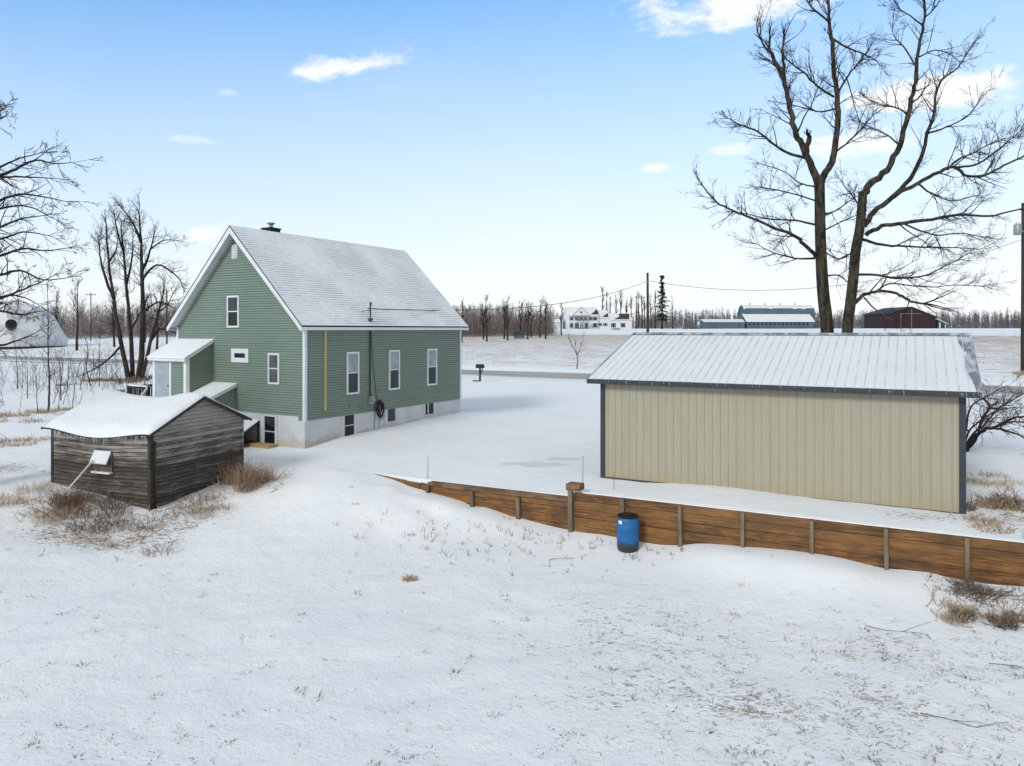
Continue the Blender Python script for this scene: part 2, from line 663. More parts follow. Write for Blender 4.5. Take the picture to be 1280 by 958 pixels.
common = [c3(sw(0, 0), -.60), c3(sw(3.73, 0), -.20), c3(sw(0, 4.1), -.12), c3(sw(3.7, 4.1), -.05), c3(sw(1.9, 0), -.42), c3(sw(0, 2), -.36),
          c3(hw(-.1, 2), -.06), c3(hw(-1.5, 1.5), -.14), c3(hw(-2.5, 2.5), -.2), c3(hw(-.2, -.2), -.06), c3(ww(-7.9, 0), -.10), c3(ww(-10, 0), -.17),
          c3(ww(-9, 1.2), -.24), c3((-20, 21), -.15), c3((-22, 30), -.05), c3((-30, 24), 0), c3((-35, 45), 0), c3((-14.5, 18.5), -.55), c3((-18, 16), -.6)]
upper = common + [c3(hw(1.9, -.1), .20), c3(hw(4.7, -.1), .24), c3(hw(7.6, -.1), .35), c3(hw(10.6, -.1), .38), c3(hw(12, 2), .3), c3(hw(11, 8), .2), c3(hw(0, 8), -.05),
                  c3(hw(2, -2.5), -.02), c3(hw(6, -3), .02), c3(hw(11, -3), .06), c3(gw(-.2, -.2), .0), c3(gw(9.7, -.2), .03), c3(gw(3.4, -.2), .10), c3(gw(4.2, -.25), .10),
                  c3(gw(1.2, -.2), .0), c3(gw(6.2, -.2), .04), c3(gw(0, 8), 0), c3(gw(9.6, 8), .05), c3(ww(-6.5, -.2), -.15), c3(ww(-5, -.2), -.165), c3(ww(-3.4, -.2), -.17),
                  c3(ww(-1.8, -.2), -.165), c3(ww(-.7, -.2), -.14), c3(ww(.9, -.2), .015), c3(ww(3, -.2), .02), c3(ww(6, -.2), .02), c3(ww(9, -.2), .02), c3(ww(12, -.2), .02),
                  c3((-2, 45), 0), c3((10, 45), 0), c3((25, 40), .05), c3((20, 25), .08), c3((16, 18), .1), c3((30, 20), .1), c3((-20, 55), -.05), c3((5, 30), 0), c3((0, 35), 0)]
lower = common + [c3(ww(u, .05), z) for u, z in [(-7.3, -.14), (-6.7, -.22), (-6.19, -.32), (-5.75, -.42), (-5.35, -.48), (-4.71, -.56), (-4.2, -.62), (-3.91, -.66), (-3.43, -.80), (-3.1, -.75), (-2.64, -.82), (-2.18, -.93), (-1.83, -.95),
                  (-1.2, -1.03), (-.54, -1.09), (.1, -1.12), (.7, -1.1), (1.14, -1.12), (1.83, -1.15), (2.4, -1.16), (2.92, -1.10), (3.39, -.98), (4.0, -.92), (4.56, -.9), (5.2, -.85), (5.89, -.83), (6.5, -.84), (6.96, -.87),
                  (7.4, -.94), (7.72, -.97), (8.2, -.94), (8.62, -.92), (9.0, -.98), (9.4, -1.0), (9.84, -1.0), (10.42, -.95), (12, -.95), (14, -.9)]]
lower += [c3(ww(u, v), z) for u, v, z in [(-6, .9, -.20), (-5, .9, -.42), (-4, .9, -.60), (-3.2, .9, -.74), (-2.2, .9, -.92), (-5.2, 1.8, -.52), (-4.2, 1.8, -.76), (-3.2, 1.8, -.95), (-6.2, 2.0, -.36), (-4.5, 3.0, -1.08), (-8.4, .9, .02), (-7.6, .8, -.06), (-7, 1.2, -.14), (-6.4, .7, -.30), (-6, 1.3, -.30), (-5.2, .7, -.52), (-5, 1.4, -.55), (-4, 1.3, -.86), (-8, 2.2, -.14), (-7, 2.4, -.34), (-6, 2.7, -.62), (-9, 2.6, -.30), (-2, 1.2, -1.1), (0, 1, -1.24), (1.6, .8, -1.28), (2.6, 1, -1.25), (4.0, .7, -.90), (4.6, 1.0, -.84), (6, 1.1, -.78), (7, 1.0, -.82), (8.3, .9, -.98), (5, 1.9, -1.08), (6.5, 1.9, -1.06), (8, 1.7, -1.10), (3.6, 1.5, -1.16),
                  (10, 1.3, -1.1), (12, 1.3, -1.05), (-7, 3.6, -.72), (-5, 3, -.95), (-3, 3, -1.15), (0, 2.6, -1.3), (3, 2.4, -1.27), (6, 2.6, -1.18), (9, 2.8, -1.2), (12, 3, -1.15), (-9, 4, -.72), (-6, 5, -1.08), (-2, 5, -1.27), (3, 5, -1.3),
                  (8, 5, -1.26), (12, 6, -1.2), (-11, 7, -1.0), (-6, 9, -1.25), (0, 9, -1.3), (6, 9, -1.3), (-14, 11, -1.05), (-8, 14, -1.3), (0, 14, -1.32), (7, 14, -1.3), (-20, 14, -.85), (-15, 20, -1.3), (0, 20, -1.3), (-24, 8, -.45), (-2, 30, -1.3), (-25, 25, -1.1), (20, 10, -1.1)]]
TU, TL = TPS(upper), TPS(lower)
FB = np.array([-200, 20, 45, 60, 62, 74.5, 75.2, 76.5, 78, 87, 95, 110, 130, 160, 190, 215, 240, 270, 300, 350, 450, 700, 1500, 4000.])
FZ = np.array([0, 0, 0, -.03, -.12, -.12, .12, .16, .12, .38, .62, 1.0, 1.6, 2.45, 3.25, 3.65, 4.2, 4.7, 5.0, 5.15, 5.2, 5.4, 5.8, 6.])


def smooth01(t):
    t = np.clip(t, 0, 1)
    return t * t * (3 - 2 * t)


def height(x, y, side=None):
    x, y = np.asarray(x, float), np.asarray(y, float)
    u = x * WU.x + y * WU.y - WA
    v = WB - (x * WN.x + y * WN.y)
    b = WB - v
    hu, hl = TU(x, y), TL(x, y)
    far = np.interp(b, FB, FZ)
    # the near surfaces fade into the gentle far land
    dist = np.hypot(x + 2, y - 18)
    near = 1 - smooth01((dist - 30) / 18)
    hu = hu * near + far * (1 - near)
    hl = hl * near + (-1.0 + .5 * smooth01((dist - 40) / 60)) * (1 - near)
    wid = np.maximum(.03, np.maximum(-7.7 - u, (u - 16.0)) * .9)
    if side is None:
        t = smooth01((v + .115) / wid * .5 + .5)
    else:
        t = smooth01((v + .06 + side) / wid * .5 + .5)
    return hu * (1 - t) + hl * t


def zg(x, y):
    return float(height(np.array([x]), np.array([y]))[0])


def axis(dense0, dense1, step, lo, hi, grow=1.16, extra=()):
    a = list(np.arange(dense0, dense1 + 1e-6, step))
    s_, x = step, dense0
    while x > lo:
        s_ *= grow
        x -= s_
        a.append(x)
    s_, x = step, dense1
    while x < hi:
        s_ *= grow
        x += s_
        a.append(x)
    a = [q for q in a if all(abs(q - e) > .07 for e in extra)] + list(extra)
    return np.array(sorted(set(round(q, 4) for q in a)))


def bump_fn(x, y):
    p = Vector((x, y, 0))
    return .055 * mnoise.noise(p * .45) + .034 * mnoise.noise(Vector((x * 1.1 + y * .5, y * 1.9 - x * .6, 0))) + .014 * mnoise.noise(p * 4.1)


def build_ground():
    A = axis(-31, 10, .22, -1500, 1500, 1.17)
    ex = [WB - .35, WB - .12, WB - .02, WB + .075, WB + .155, WB + .20, WB + .32, 60., 62., 63.5, 73.7, 74.5, 75.2, 76.5, 78., 87., 95., 110., 130., 160., 190., 215., 240., 270., 300., 350., 450., 700.]
    B = axis(2, 34, .22, -400, 2600, 1.12, ex)
    AA, BB = np.meshgrid(A, B)
    a, b = AA.ravel(), BB.ravel()
    x = a * WU.x + b * WN.x
    y = a * WU.y + b * WN.y
    z = height(x, y)
    u, v = a - WA, WB - b
    amp = np.clip((np.abs(v + .05) - .2) / 2.0, 0, 1)
    for i in range(len(x)):
        if -40 < x[i] < 40 and -5 < y[i] < 60:
            drift = .25 if (v[i] > 0 and v[i] < 3) else 1.0
            z[i] += bump_fn(x[i], y[i]) * amp[i] * drift * (1 if v[i] > 0 else .55)
        elif b[i] > 76:
            z[i] += .10 * mnoise.noise(Vector((x[i] * .05, y[i] * .05, 3)))
    # surface masks
    g = np.zeros(len(x))
    ice = np.zeros(len(x))
    fld = np.zeros(len(x))
    d = y
    gx = x / np.maximum(d, .5)
    low = (v > .3)
    base = np.where(low, .10, .02)
    # thin snow towards the right foreground, drifts along the wall stay clean
    g = base + np.where(low, np.clip((x + 3.5) / 8.0, 0, 1) * np.clip((v - 1.6) / 2.6, 0, 1) * .40, 0)
    for i in range(len(x)):
        if y[i] < 60 and y[i] > 0:
            nz = mnoise.noise(Vector((x[i] * .22, y[i] * .22, 9))) + .8 * mnoise.noise(Vector((x[i] * .9, y[i] * .9, 4)))
            g[i] += .24 * max(-.3, nz) * (1 if low[i] else .25) * min(1, max(0, (v[i] - 1.2) / 2))
    def blob(cx, cy, r, amt, arr, ex=1.0, rot=0.0):
        dx, dy = x - cx, y - cy
        px_ = dx * math.cos(rot) + dy * math.sin(rot)
        py_ = -dx * math.sin(rot) + dy * math.cos(rot)
        dd = np.hypot(px_ / ex, py_) / r
        arr += amt * (1 - smooth01(dd))
    blob(-11.3, 19.4, 1.9, .75, g, 1.8, R(-10))
    blob(-9.0, 20.6, 1.5, .65, g, 1.8, R(50))
    for (px_, py_, r_, am_) in ((1165, 835, .7, .16), (1120, 800, .5, .14), (1080, 870, .6, .12), (1215, 900, .7, .14), (300, 720, 1.2, .16), (60, 740, 1.3, .22), (480, 720, 1.4, .22)):
        q = at(px_, py_, (EYE + 1.25) * FPX / (py_ - HY))
        blob(q.x, q.y, r_, am_, g, 1.6, R(-20))
    blob(*ww(9.9, .6), 1.3, .8, g, 2.2, R(-28))
    blob(*gw(10.8, .2), 1.5, .75, g, 1.3, R(60))
    blob(*gw(8.6, -.8), 1.0, .75, g, 2.4, R(-28))
    blob(12.5, 20.5, 2.6, .45, g)
    blob(-18.0, 24.5, 2.2, .9, g, 1.6, 0)
    blob(-20, 31, 3, .6, g, 2.2, 0)
    blob(-25, 47, 4, .9, g, 2.0, 0)
    blob(-34, 69, 4, .8, g, 3.0, 0)
    for (q, r_, a_) in ((at(705, 572, 26.3), .9, .8), (at(655, 577, 25.5), .9, .6), (at(690, 579.5, 25.2), .7, .75), (at(632, 574, 26), .8, .35), (at(735, 562, 28), .8, .4), (at(600, 560, 28.5), 1.2, .3)):
        blob(q.x, q.y, r_, a_, ice, 2.0, R(-5))
    for q0, q1 in (((-1.2, 60.0), (-.5, 30.0)), ((.7, 60.0), (1.2, 30.5)), ((4.5, 61.0), (3.0, 33.0)), ((6.2, 60.0), (4.6, 33.0))):
        dx_, dy_ = q1[0] - q0[0], q1[1] - q0[1]
        ll = math.hypot(dx_, dy_)
        tt = np.clip(((x - q0[0]) * dx_ + (y - q0[1]) * dy_) / ll ** 2, 0, 1)
        dd = np.hypot(x - q0[0] - tt * dx_ - .8 * np.sin(tt * 3), y - q0[1] - tt * dy_)
        ice += .30 * (1 - smooth01(dd / .6))
    fld = np.where(b > 78, np.clip((b - 78) / 110, 0, 1) * .50 + .50, 0)
    fld = np.where(b > 186, np.clip(1 - (b - 186) / 12, 0, 1) * .95 + .05, fld)
    fld *= np.clip((a + 190) / 60, .35, 1)
    me = bpy.data.meshes.new('snow_ground')
    na, nb = len(A), len(B)
    idx = np.arange(na * nb).reshape(nb, na)
    faces = np.stack([idx[:-1, :-1], idx[:-1, 1:], idx[1:, 1:], idx[1:, :-1]], -1).reshape(-1, 4)
    me.from_pydata(np.stack([x, y, z], -1).tolist(), [], faces.tolist())
    me.materials.append(M['ground'])
    me.polygons.foreach_set('use_smooth', [True] * len(me.polygons))
    ca = me.color_attributes.new('surf', 'FLOAT_COLOR', 'POINT')
    ca.data.foreach_set('color', np.stack([np.clip(g, 0, 1), np.clip(ice, 0, 1), np.clip(fld, 0, 1), np.where(v > 0, np.clip((v - .9) / 1.6, .12, 1), np.where(b < 60, .75, 1))], -1).ravel())
    o = bpy.data.objects.new('snow_ground', me)
    COL.objects.link(o)
    o['kind'] = 'structure'
    return o


build_ground()

# the road: one long sheet with a low crown
mb = MB()
rp = [(-6.2, -.05), (-4.2, .03), (0, .09), (4.0, .03), (5.4, -.05)]
for i in range(40):
    x0, x1 = -500 + i * 25, -475 + i * 25
    for (y0, z0), (y1, z1) in zip(rp, rp[1:]):
        mb.quad((x0, y0, z0), (x1, y0, z0), (x1, y1, z1), (x0, y1, z1), smooth=True)
p = WN * 68.6
o = mb.build('road', M['road'], None, (p.x, p.y, -.06), math.atan2(WU.y, WU.x))
o['kind'] = 'structure'


# ------------------------------------------------------------------ small builders
def lap(mb, a0, a1, z0, z1, pitch, put, out=.034, lo=None, hi=None):
    """dutch-lap courses: flat face, cut-back neck, undercut lip; put(a, out, z) -> point"""
    n = max(1, round((z1 - z0) / pitch))
    p_ = (z1 - z0) / n
    for i in range(n):
        za = z0 + i * p_
        zs_ = [(za, .002), (za, out), (za + p_ * .66, out - .004), (za + p_ * .76, .006), (za + p_, .003)]
        for (zA, oA), (zB, oB) in zip(zs_, zs_[1:]):
            lA, hA = (lo(zA) if lo else a0), (hi(zA) if hi else a1)
            lB, hB = (lo(zB) if lo else a0), (hi(zB) if hi else a1)
            if hB - lB < .02:
                lB = hB = (lA + hA) / 2
            if hA - lA < .01:
                continue
            mb.quad(put(lA, oA, zA), put(hA, oA, zA), put(hB, oB, zB), put(lB, oB, zB))


def window(parent, kind, face, a0, a1, z0, z1, zm, upper, lower_, fw=.075, name='window', label=None):
    """face 'x': wall x=0 facing -x, a runs along y; face 'y': wall y=0 facing -y, a runs along x"""
    def bx(mb, p0, p1, q0, q1, d0, d1):
        if face == 'y':
            mb.box(p0, p1, -d1, -d0, q0, q1)
        else:
            mb.box(-d1, -d0, p0, p1, q0, q1)
    f = MB()
    bx(f, a0, a0 + fw, z0, z1, .001, .075)
    bx(f, a1 - fw, a1, z0, z1, .001, .075)
    bx(f, a0 + fw, a1 - fw, z1 - fw, z1, .001, .073)
    bx(f, a0 + fw, a1 - fw, z0, z0 + fw, .001, .08)
    if zm:
        bx(f, a0 + fw, a1 - fw, zm - .022, zm + .022, .001, .060)
    w = f.build(name, M['white'], parent)
    if label:
        w['label'] = label
    if zm:
        g = MB()
        bx(g, a0 + fw, a1 - fw, zm + .022, z1 - fw, .004, .048)
        g.build('upper_pane', upper, w)
        g = MB()
        bx(g, a0 + fw, a1 - fw, z0 + fw, zm - .022, .004, .042)
        g.build('lower_pane', lower_, w)
    else:
        g = MB()
        bx(g, a0 + fw, a1 - fw, z0 + fw, z1 - fw, .004, .045)
        g.build('pane', upper, w)
    return w


def icicles(mb, pts, lmin, lmax, dens, r=.012, m=0):
    for (a, b) in zip(pts, pts[1:]):
        a, b = Vector(a), Vector(b)
        n = int((b - a).length * dens)
        for i in range(n):
            q = a.lerp(b, random.random())
            L = random.uniform(lmin, lmax) * random.random() ** .6
            mb.tube([q, q - Vector((0, 0, L * .6)), q - Vector((0, 0, L))], [r, r * .6, r * .1], 4, m)


# ------------------------------------------------------------------ the farmhouse
HL, HWD = 10.6, 7.8
house = thing('farmhouse', 'green clapboard farmhouse with steep snow dusted roof and white foundation', 'house', HOUSE_O, HOUSE_R)
SB = 1.06
EZ = 4.62
# body core + siding
core = MB()
core.prism([(0.0, SB), (HWD, SB), (HWD, EZ + .2), (HWD / 2, 8.55), (0, EZ + .2)], .0, HL, 'x')
lap(core, 0, HL, SB, EZ + .06, .1016, lambda a, o_, z: (a, -o_, z))
lap(core, 0, HL, SB, EZ + .06, .1016, lambda a, o_, z: (a, HWD + o_, z))
glo = lambda z: max(0, (z - 4.95) * (HWD / 2) / 3.72)
ghi = lambda z: HWD - glo(z)
lap(core, 0, HWD, SB + .16, 8.6, .1016, lambda a, o_, z: (-o_, a, z), lo=glo, hi=ghi)
lap(core, 0, HWD, SB, 8.6, .1016, lambda a, o_, z: (HL + o_, a, z), lo=glo, hi=ghi)
core.build('wall', M['siding'], house)
fd = MB()
fd.box(-.012, HL + .01, -.012, HWD + .01, -1.2, SB - .012)
fd.box(-.010, .2, .35, HWD, SB - .012, SB + .155)
fd.build('foundation', M['foundation'], house)
# corner boards
cb = MB()
for (cx, cy) in ((0, 0), (0, HWD), (HL, 0), (HL, HWD)):
    sx, sy = (-1 if cx == 0 else 1), (-1 if cy == 0 else 1)
    x0, x1 = sorted((cx + sx * .055, cx - sx * .07))
    y0, y1 = sorted((cy + sy * .055, cy - sy * .07))
    q = MB()
    q.box(x0, x1, y0, y1, SB - .06, EZ + .1)
    q.build('corner_board', M['white'], house)
# roof: two snowed slabs, with fascia, rake boards and soffits
rx0, rx1 = -.40, HL + .42
ey, ez, ry, rz_ = -.25, 4.77, HWD / 2, 8.90


def slab(name, pts_top, thick, mat, parent, mat2=None):
    """pts_top: eave0, eave1, ridge1, ridge0"""
    a, b, c, d = [Vector(p) for p in pts_top]
    me = bpy.data.meshes.new(name)
    up = (b - a).cross(d - a).normalized()
    if up.z < 0:
        up = -up
    vs = [a, b, c, d] + [p - up * thick for p in (a, b, c, d)]
    fs = [(0, 1, 2, 3), (4, 7, 6, 5), (0, 4, 5, 1), (1, 5, 6, 2), (2, 6, 7, 3), (3, 7, 4, 0)]
    me.from_pydata([tuple(v) for v in vs], [], fs)
    me.materials.append(mat)
    me.materials.append(mat2 or mat)
    uv = me.uv_layers.new(name='UVMap')
    e, s_ = (b - a).normalized(), None
    s_ = up.cross(e).normalized()
    for poly in me.polygons:
        poly.material_index = 0 if poly.index == 0 else 1
        for li in poly.loop_indices:
            q = me.vertices[me.loops[li].vertex_index].co - a
            uv.data[li].uv = (q.dot(e), q.dot(s_))
    me.update()
    o = bpy.data.objects.new(name, me)
    COL.objects.link(o)
    o.parent = parent
    return o


roof = slab('roof', [(rx0, ey, ez), (rx1, ey, ez), (rx1, ry, rz_), (rx0, ry, rz_)], .05, M['shingle'], house, M['dark_roof'])
r2 = slab('roof', [(rx1, HWD - ey, ez), (rx0, HWD - ey, ez), (rx0, ry, rz_ - .001), (rx1, ry, rz_ - .001)], .05, M['shingle'], house, M['dark_roof'])
tr = MB()
for (yy, sgn) in ((ey, 1), (HWD - ey, -1)):
    tr.box(rx0, rx1, min(yy, yy + sgn * .03), max(yy, yy + sgn * .03), 4.58, 4.705)          # eave fascia
tr.build('eave_fascia', M['white'], house)
sf = MB()
for (yy, sgn) in ((ey, 1), (HWD - ey, -1)):
    y0, y1 = sorted((yy + sgn * .03, yy + sgn * .235))
    sf.box(rx0 + .03, rx1 - .03, y0, y1, 4.60, 4.615)
slope = Vector((0, ry - ey, rz_ - ez)).normalized()
perp = Vector((0, -slope.z, slope.y))
for side in (0, 1):
    for (xf, sgn) in ((rx0, 1), (rx1, -1)):
        rk = MB()
        for k_ in ((-.002, .04, .06, .235), (.03, .065, .06, .14)):
            pass
        a = Vector((0, ey, ez)) - perp * .05
        c = Vector((0, ry, rz_)) - perp * .05
        def fl(v):
            return (v.y if side == 0 else HWD - v.y, v.z)
        drop = .21
        zc = c.z - .02
        poly = [fl(a), fl(Vector((0, ry, c.z))), fl(Vector((0, ry, c.z - drop * 1.42))), fl(a - Vector((0, 0, drop)))]
        x0, x1 = sorted((xf, xf + sgn * .035))
        rk.prism(poly, x0, x1, 'x')
        rk.build('rake_board', M['white'], house)
        # soffit of the rake
        x0, x1 = sorted((xf + sgn * .036, xf + sgn * .40))
        pl = [fl(a - Vector((0, -.02, .10))), fl(Vector((0, ry, c.z - .12))), fl(Vector((0, ry, c.z - .16))), fl(a - Vector((0, -.02, .14)))]
        sf.prism(pl, x0, x1, 'x')
        # frieze board against the wall
        pl = [fl(a - Vector((0, -.3, -.10))), fl(Vector((0, ry, c.z - .17))), fl(Vector((0, ry, c.z - .30))), fl(a - Vector((0, -.3, .0)))]
        x0, x1 = sorted((xf + sgn * .37, xf + sgn * .41))
        sf.prism(pl, x0, x1, 'x')
sf.build('soffit', M['soffit'], house)
# chimney with a metal cap, part of the roof
ch = MB()
ch.box(1.97, 2.53, 4.17, 4.73, 8.3, 9.07)
ch.box(1.93, 2.57, 4.13, 4.77, 9.07, 9.12)
ch = ch.build('chimney', M['brick_dark'], roof)
cc = MB()
cc.lathe([(.0, 9.12), (.09, 9.12), (.09, 9.22), (.07, 9.26), (.12, 9.29), (.19, 9.33), (.14, 9.37), (0, 9.39)], 14, (2.25, 4.45))
cc.build('chimney_cap', M['grey_metal'], roof)
# windows of the gable
window(house, 'w', 'x', 3.74, 4.48, 4.69, 6.02, 5.36, M['glass_lower'], M['glass_dark'], label='upper gable window with dark double panes')
window(house, 'w', 'x', 3.16, 4.20, 3.25, 3.82, None, M['glass_dark'], None, fw=.19, label='small wide gable window with thick white frame')
window(house, 'w', 'x', 1.36, 2.0, 2.42, 3.66, 3.05, M['glass_grey'], M['glass_grey'], label='narrow gable window near the corner with grey curtain')
v = MB()
v.box(-.055, -.001, 3.84, 4.2, 7.56, 8.14)
for i in range(7):
    v.box(-.065, -.055, 3.89, 4.15, 7.62 + i * .07, 7.655 + i * .07)
v.build('gable_vent', M['offwhite'], house)
# windows of the long side
for (a0, a1, z0, z1) in ((2.27, 3.01, 1.9, 3.67), (4.95, 5.7, 1.9, 3.68), (7.76, 8.53, 1.92, 3.68)):
    window(house, 'w', 'y', a0, a1, z0, z1, (z0 + z1) / 2 + .01, M['glass_blind'], M['glass_lower'])
# basement lights
for i, (a0, a1, z0, z1) in enumerate(((2.15, 2.72, .17, 1.03), (4.87, 5.40, .52, 1.04), (7.62, 8.28, .56, 1.04))):
    f = MB()
    t = .035
    f.box(a0 - .18, a0, -.05, -.012, z0 - .02, z1 + .01)
    f.box(a1, a1 + .16, -.05, -.012, z0 - .02, z1 + .01)
    f.box(a0 - .18, a1 + .16, -.055, -.012, z0 - .07, z0 - .02)
    if i == 0:
        f.box(a0, a1, -.045, -.012, .60, .635)
    if i == 2:
        f.box(a0 + .2, a0 + .27, -.045, -.012, z0, z1)
    w = f.build('basement_window', M['offwhite'], house)
    g = MB()
    g.box(a0, a1, -.028, -.012, z0 - .02, z1)
    g.build('pane', M['glass_lower'] if i == 1 else M['glass_dark'], w)
# basement door on the gable side
f = MB()
f.box(-.05, -.010, 1.50, 1.62, -.1, 1.17)
f.box(-.05, -.010, 2.22, 2.40, -.1, 1.17)
f.box(-.055, -.010, 1.62, 2.22, 1.12, 1.17)
f.box(-.045, -.010, 1.62, 2.22, .50, .535)
w = f.build('basement_door', M['offwhite'], house)
g = MB()
g.box(-.03, -.010, 1.62, 2.22, -.1, 1.12)
g.build('pane', M['glass_dark'], w)
# pipes and service on the long wall
q = MB()
q.box(1.0, 1.085, -.075, -.012, 1.36, 4.56)
q.build('downspout', M['yellow'], house)
q = MB()
q.tube([(3.7, -.07, 1.72), (3.7, -.07, 5.72)], .034, 8)
q.tube([(3.7, -.07, 5.68), (3.72, -.10, 5.80)], [.045, .03], 8)
q.tube([(3.60, -.10, 5.76), (3.80, -.10, 5.70)], .014, 5)
q.box(3.6, 3.8, -.12, -.02, 5.0, 5.10)
q.tube([(3.55, -.07, 5.5), (3.9, -.07, 5.52)], .02, 6)
q.tube([(3.7, -.07, 5.45), (3.52, .30, 5.38)], .012, 5)
q.tube([(3.7, -.07, 5.45), (3.95, .28, 5.36)], .012, 5)
q.build('service_mast', M['greenpipe'], house)
q = MB()
q.tube([(3.74, -.075, 1.75), (3.74, -.075, 2.95)], .030, 8)
q.build('conduit', M['grey_metal'], house)
q = MB()
q.box(3.62, 3.88, -.13, -.012, 1.38, 1.74)
q.lathe([(0, .0), (.095, 0), (.095, .06), (.08, .09), (0, .10)], 16)
for i in range(len(q.v) - 80, len(q.v)):
    x, y, z = q.v[i]
    q.v[i] = (3.75 + x, -.13 - z, 1.58 + y)
q.build('electric_meter', M['grey_metal'], house)
q = MB()
pts = [(3.78, -.05, 4.5), (3.86, -.045, 3.6), (3.98, -.045, 2.6), (4.12, -.045, 1.75), (4.2, -.06, 1.4)]
q.tube(pts, .011, 5)
q.tube([(4.0, -.05, 1.4), (4.02, -.05, .9), (4.0, -.05, .3)], .012, 5)
q.tube([(4.3, -.05, 1.3), (4.32, -.05, .8), (4.31, -.05, .26)], .010, 5)
q.build('wall_cable', M['cable'], house)
for (a, w_, zz) in ((2.47, .16, 1.42), (3.1, .12, 1.38), (3.28, .10, 1.42)):
    q = MB()
    q.box(a, a + w_, -.06, -.012, zz - .09, zz + .10)
    q.box(a + .02, a + w_ - .02, -.085, -.06, zz - .06, zz + .05)
    q.build('wall_vent', M['siding'], house)
# entry porch
porch = MB()
PX, PY0, PY1 = -1.22, 5.5, 7.72
zt_w, zt_e = 4.16, 3.50
porch.prism([(0, -.4), (PX, -.4), (PX, zt_e - .14), (0, zt_w - .14)], PY0 + .02, PY1 - .02, 'y')
sidez = lambda z: PX if z < zt_e - .14 else min(-.02, PX + (z - (zt_e - .14)) / (zt_w - zt_e) * -PX)
lap(porch, PX, 0, 1.3, 4.0, .1016, lambda a, o_, z: (a, PY0 + .02 - o_, z), lo=sidez, hi=lambda z: 0)
lap(porch, PY0, PY1, 1.3, zt_e - .14, .1016, lambda a, o_, z: (PX - o_, a, z))
porch = porch.build('porch', M['siding'], house)
q = MB()
for y in (PY0 - .01, 6.47, PY1 - .15):
    q.box(PX - .05, PX - .0, y, y + (.16 if y != 6.47 else .12), 1.1, zt_e - .12)
q.box(PX + .0, PX + .11, PY0 - .03, PY0 + .0, 1.1, zt_e - .12)
q.box(PX - .06, PX - .0, PY0, PY1, zt_e - .25, zt_e - .12)
q.build('porch_trim', M['white'], porch)
q = MB()
q.box(PX - .035, PX - .001, 6.59, PY1 - .15, 1.25, zt_e - .26)
q.build('porch_door', M['door'], porch)
q = MB()
q.lathe([(0, 0), (.03, 0), (.035, .03), (0, .05)], 10)
q.v = [(PX - .035 - z, 6.68 + x, 2.25 + y) for x, y, z in q.v]
q.build('door_knob', M['black'], porch)
sl = (zt_w - zt_e) / 1.22
e0 = -1.42
pr = MB()
zt = lambda x: zt_w + x * sl
pr.prism([(0, zt(0) - .10), (e0, zt(e0) - .10), (e0, zt(e0) - .0), (0, zt(0) - .0)], PY0 - .14, PY1 + .16, 'y', 0)
pr.prism([(-.0, zt(0) + .002), (e0 - .02, zt(e0) + .002), (e0 - .03, zt(e0) + .05), (e0 + .1, zt(e0 + .1) + .085), (0, zt(0) + .07)], PY0 - .15, PY1 + .17, 'y', 1)
pr.build('porch_roof', [M['white'], M['snow']], porch, bevel=.015)
# lower lean-to over the cellar way
lt = MB()
lt.prism([(0, -.6), (-1.3, -.6), (-1.3, 1.78), (0, 2.26)], 4.02, 5.49, 'y')
lt = MB()
lx = -1.32
lt.prism([(0, -.4), (lx, -.4), (lx, 1.70), (0, 2.22)], 4.02, 5.49, 'y')
lt.box(lx + .05, -.02, 4.002, 4.02, -.4, 1.68)
for i in range(17):
    lt.box(lx + i * .075, lx + i * .075 + .062, 3.992, 4.0, -.3, min(2.2, 1.68 + i * .03))
lt = lt.build('cellar_entry', M['siding'], house)
lr = MB()
lr.prism([(0, 2.24), (lx - .12, 1.69), (lx - .12, 1.79), (0, 2.34)], 3.90, 5.478, 'y', 0)
lr.prism([(-.0, 2.342), (lx - .14, 1.792), (lx - .13, 1.845), (lx + .1, 1.93), (0, 2.40)], 3.885, 5.478, 'y', 1)
lr.build('cellar_entry_roof', [M['white'], M['snow']], lt, bevel=.012)

# things hung on or leaning at the house
q = MB()
random.seed(3)
pts = []
for i in range(160):
    a = i / 160 * 2 * math.pi * 9
    rr = .20 + .05 * math.sin(a * .37) + random.uniform(-.012, .012)
    pts.append((4.25 + rr * math.cos(a) * .78, -.16 + .05 * math.sin(a * .53 + i * .05), 1.14 + rr * 1.55 * math.sin(a) * .95))
q.tube(pts, .022, 5)
q.tube([(4.25, -.02, 1.42), (4.25, -.22, 1.44)], .02, 6)
q.tube([(4.4, -.14, .95), (4.52, -.12, .80), (4.46, -.08, .66), (4.30, -.07, .72)], .014, 5)
o = q.build('coiled_cable', M['cable'], None, HOUSE_O, HOUSE_R)
tag(o, 'black cable coiled on a hook under the long green wall', 'cable')

lean = thing('wood_shelter', 'low snow topped lean-to with dark open side by basement door', 'lean-to', c3(hw(0, 0), 0), HOUSE_R)
q = MB()
q.prism([(-.03, .84), (-1.25, .22), (-1.25, .27), (-.03, .90)], 2.52, 3.95, 'y', 0)
q.build('roof', M['wood_dark'], lean)
q = MB()
q.prism([(-.03, .903), (-1.27, .272), (-1.26, .32), (-1.1, .43), (-.03, .96)], 2.54, 3.95, 'y', 0)
q.build('roof_snow', M['snow'], lean, bevel=.02)
q = MB()
for (x0, x1, y0, y1, z1) in ((-.10, -.03, 2.53, 2.60, .85), (-1.2, -1.12, 2.53, 2.60, .25), (-1.2, -1.12, 3.85, 3.93, .25)):
    q = MB()
    q.box(x0, x1, y0, y1, -.3, z1)
    q.build('post', M['wood_dark'], lean)
q = MB()
q.box(-1.0, -.06, 3.4, 3.44, -.2, .60)
q.build('back_board', M['black'], lean)
lg = MB()
random.seed(5)
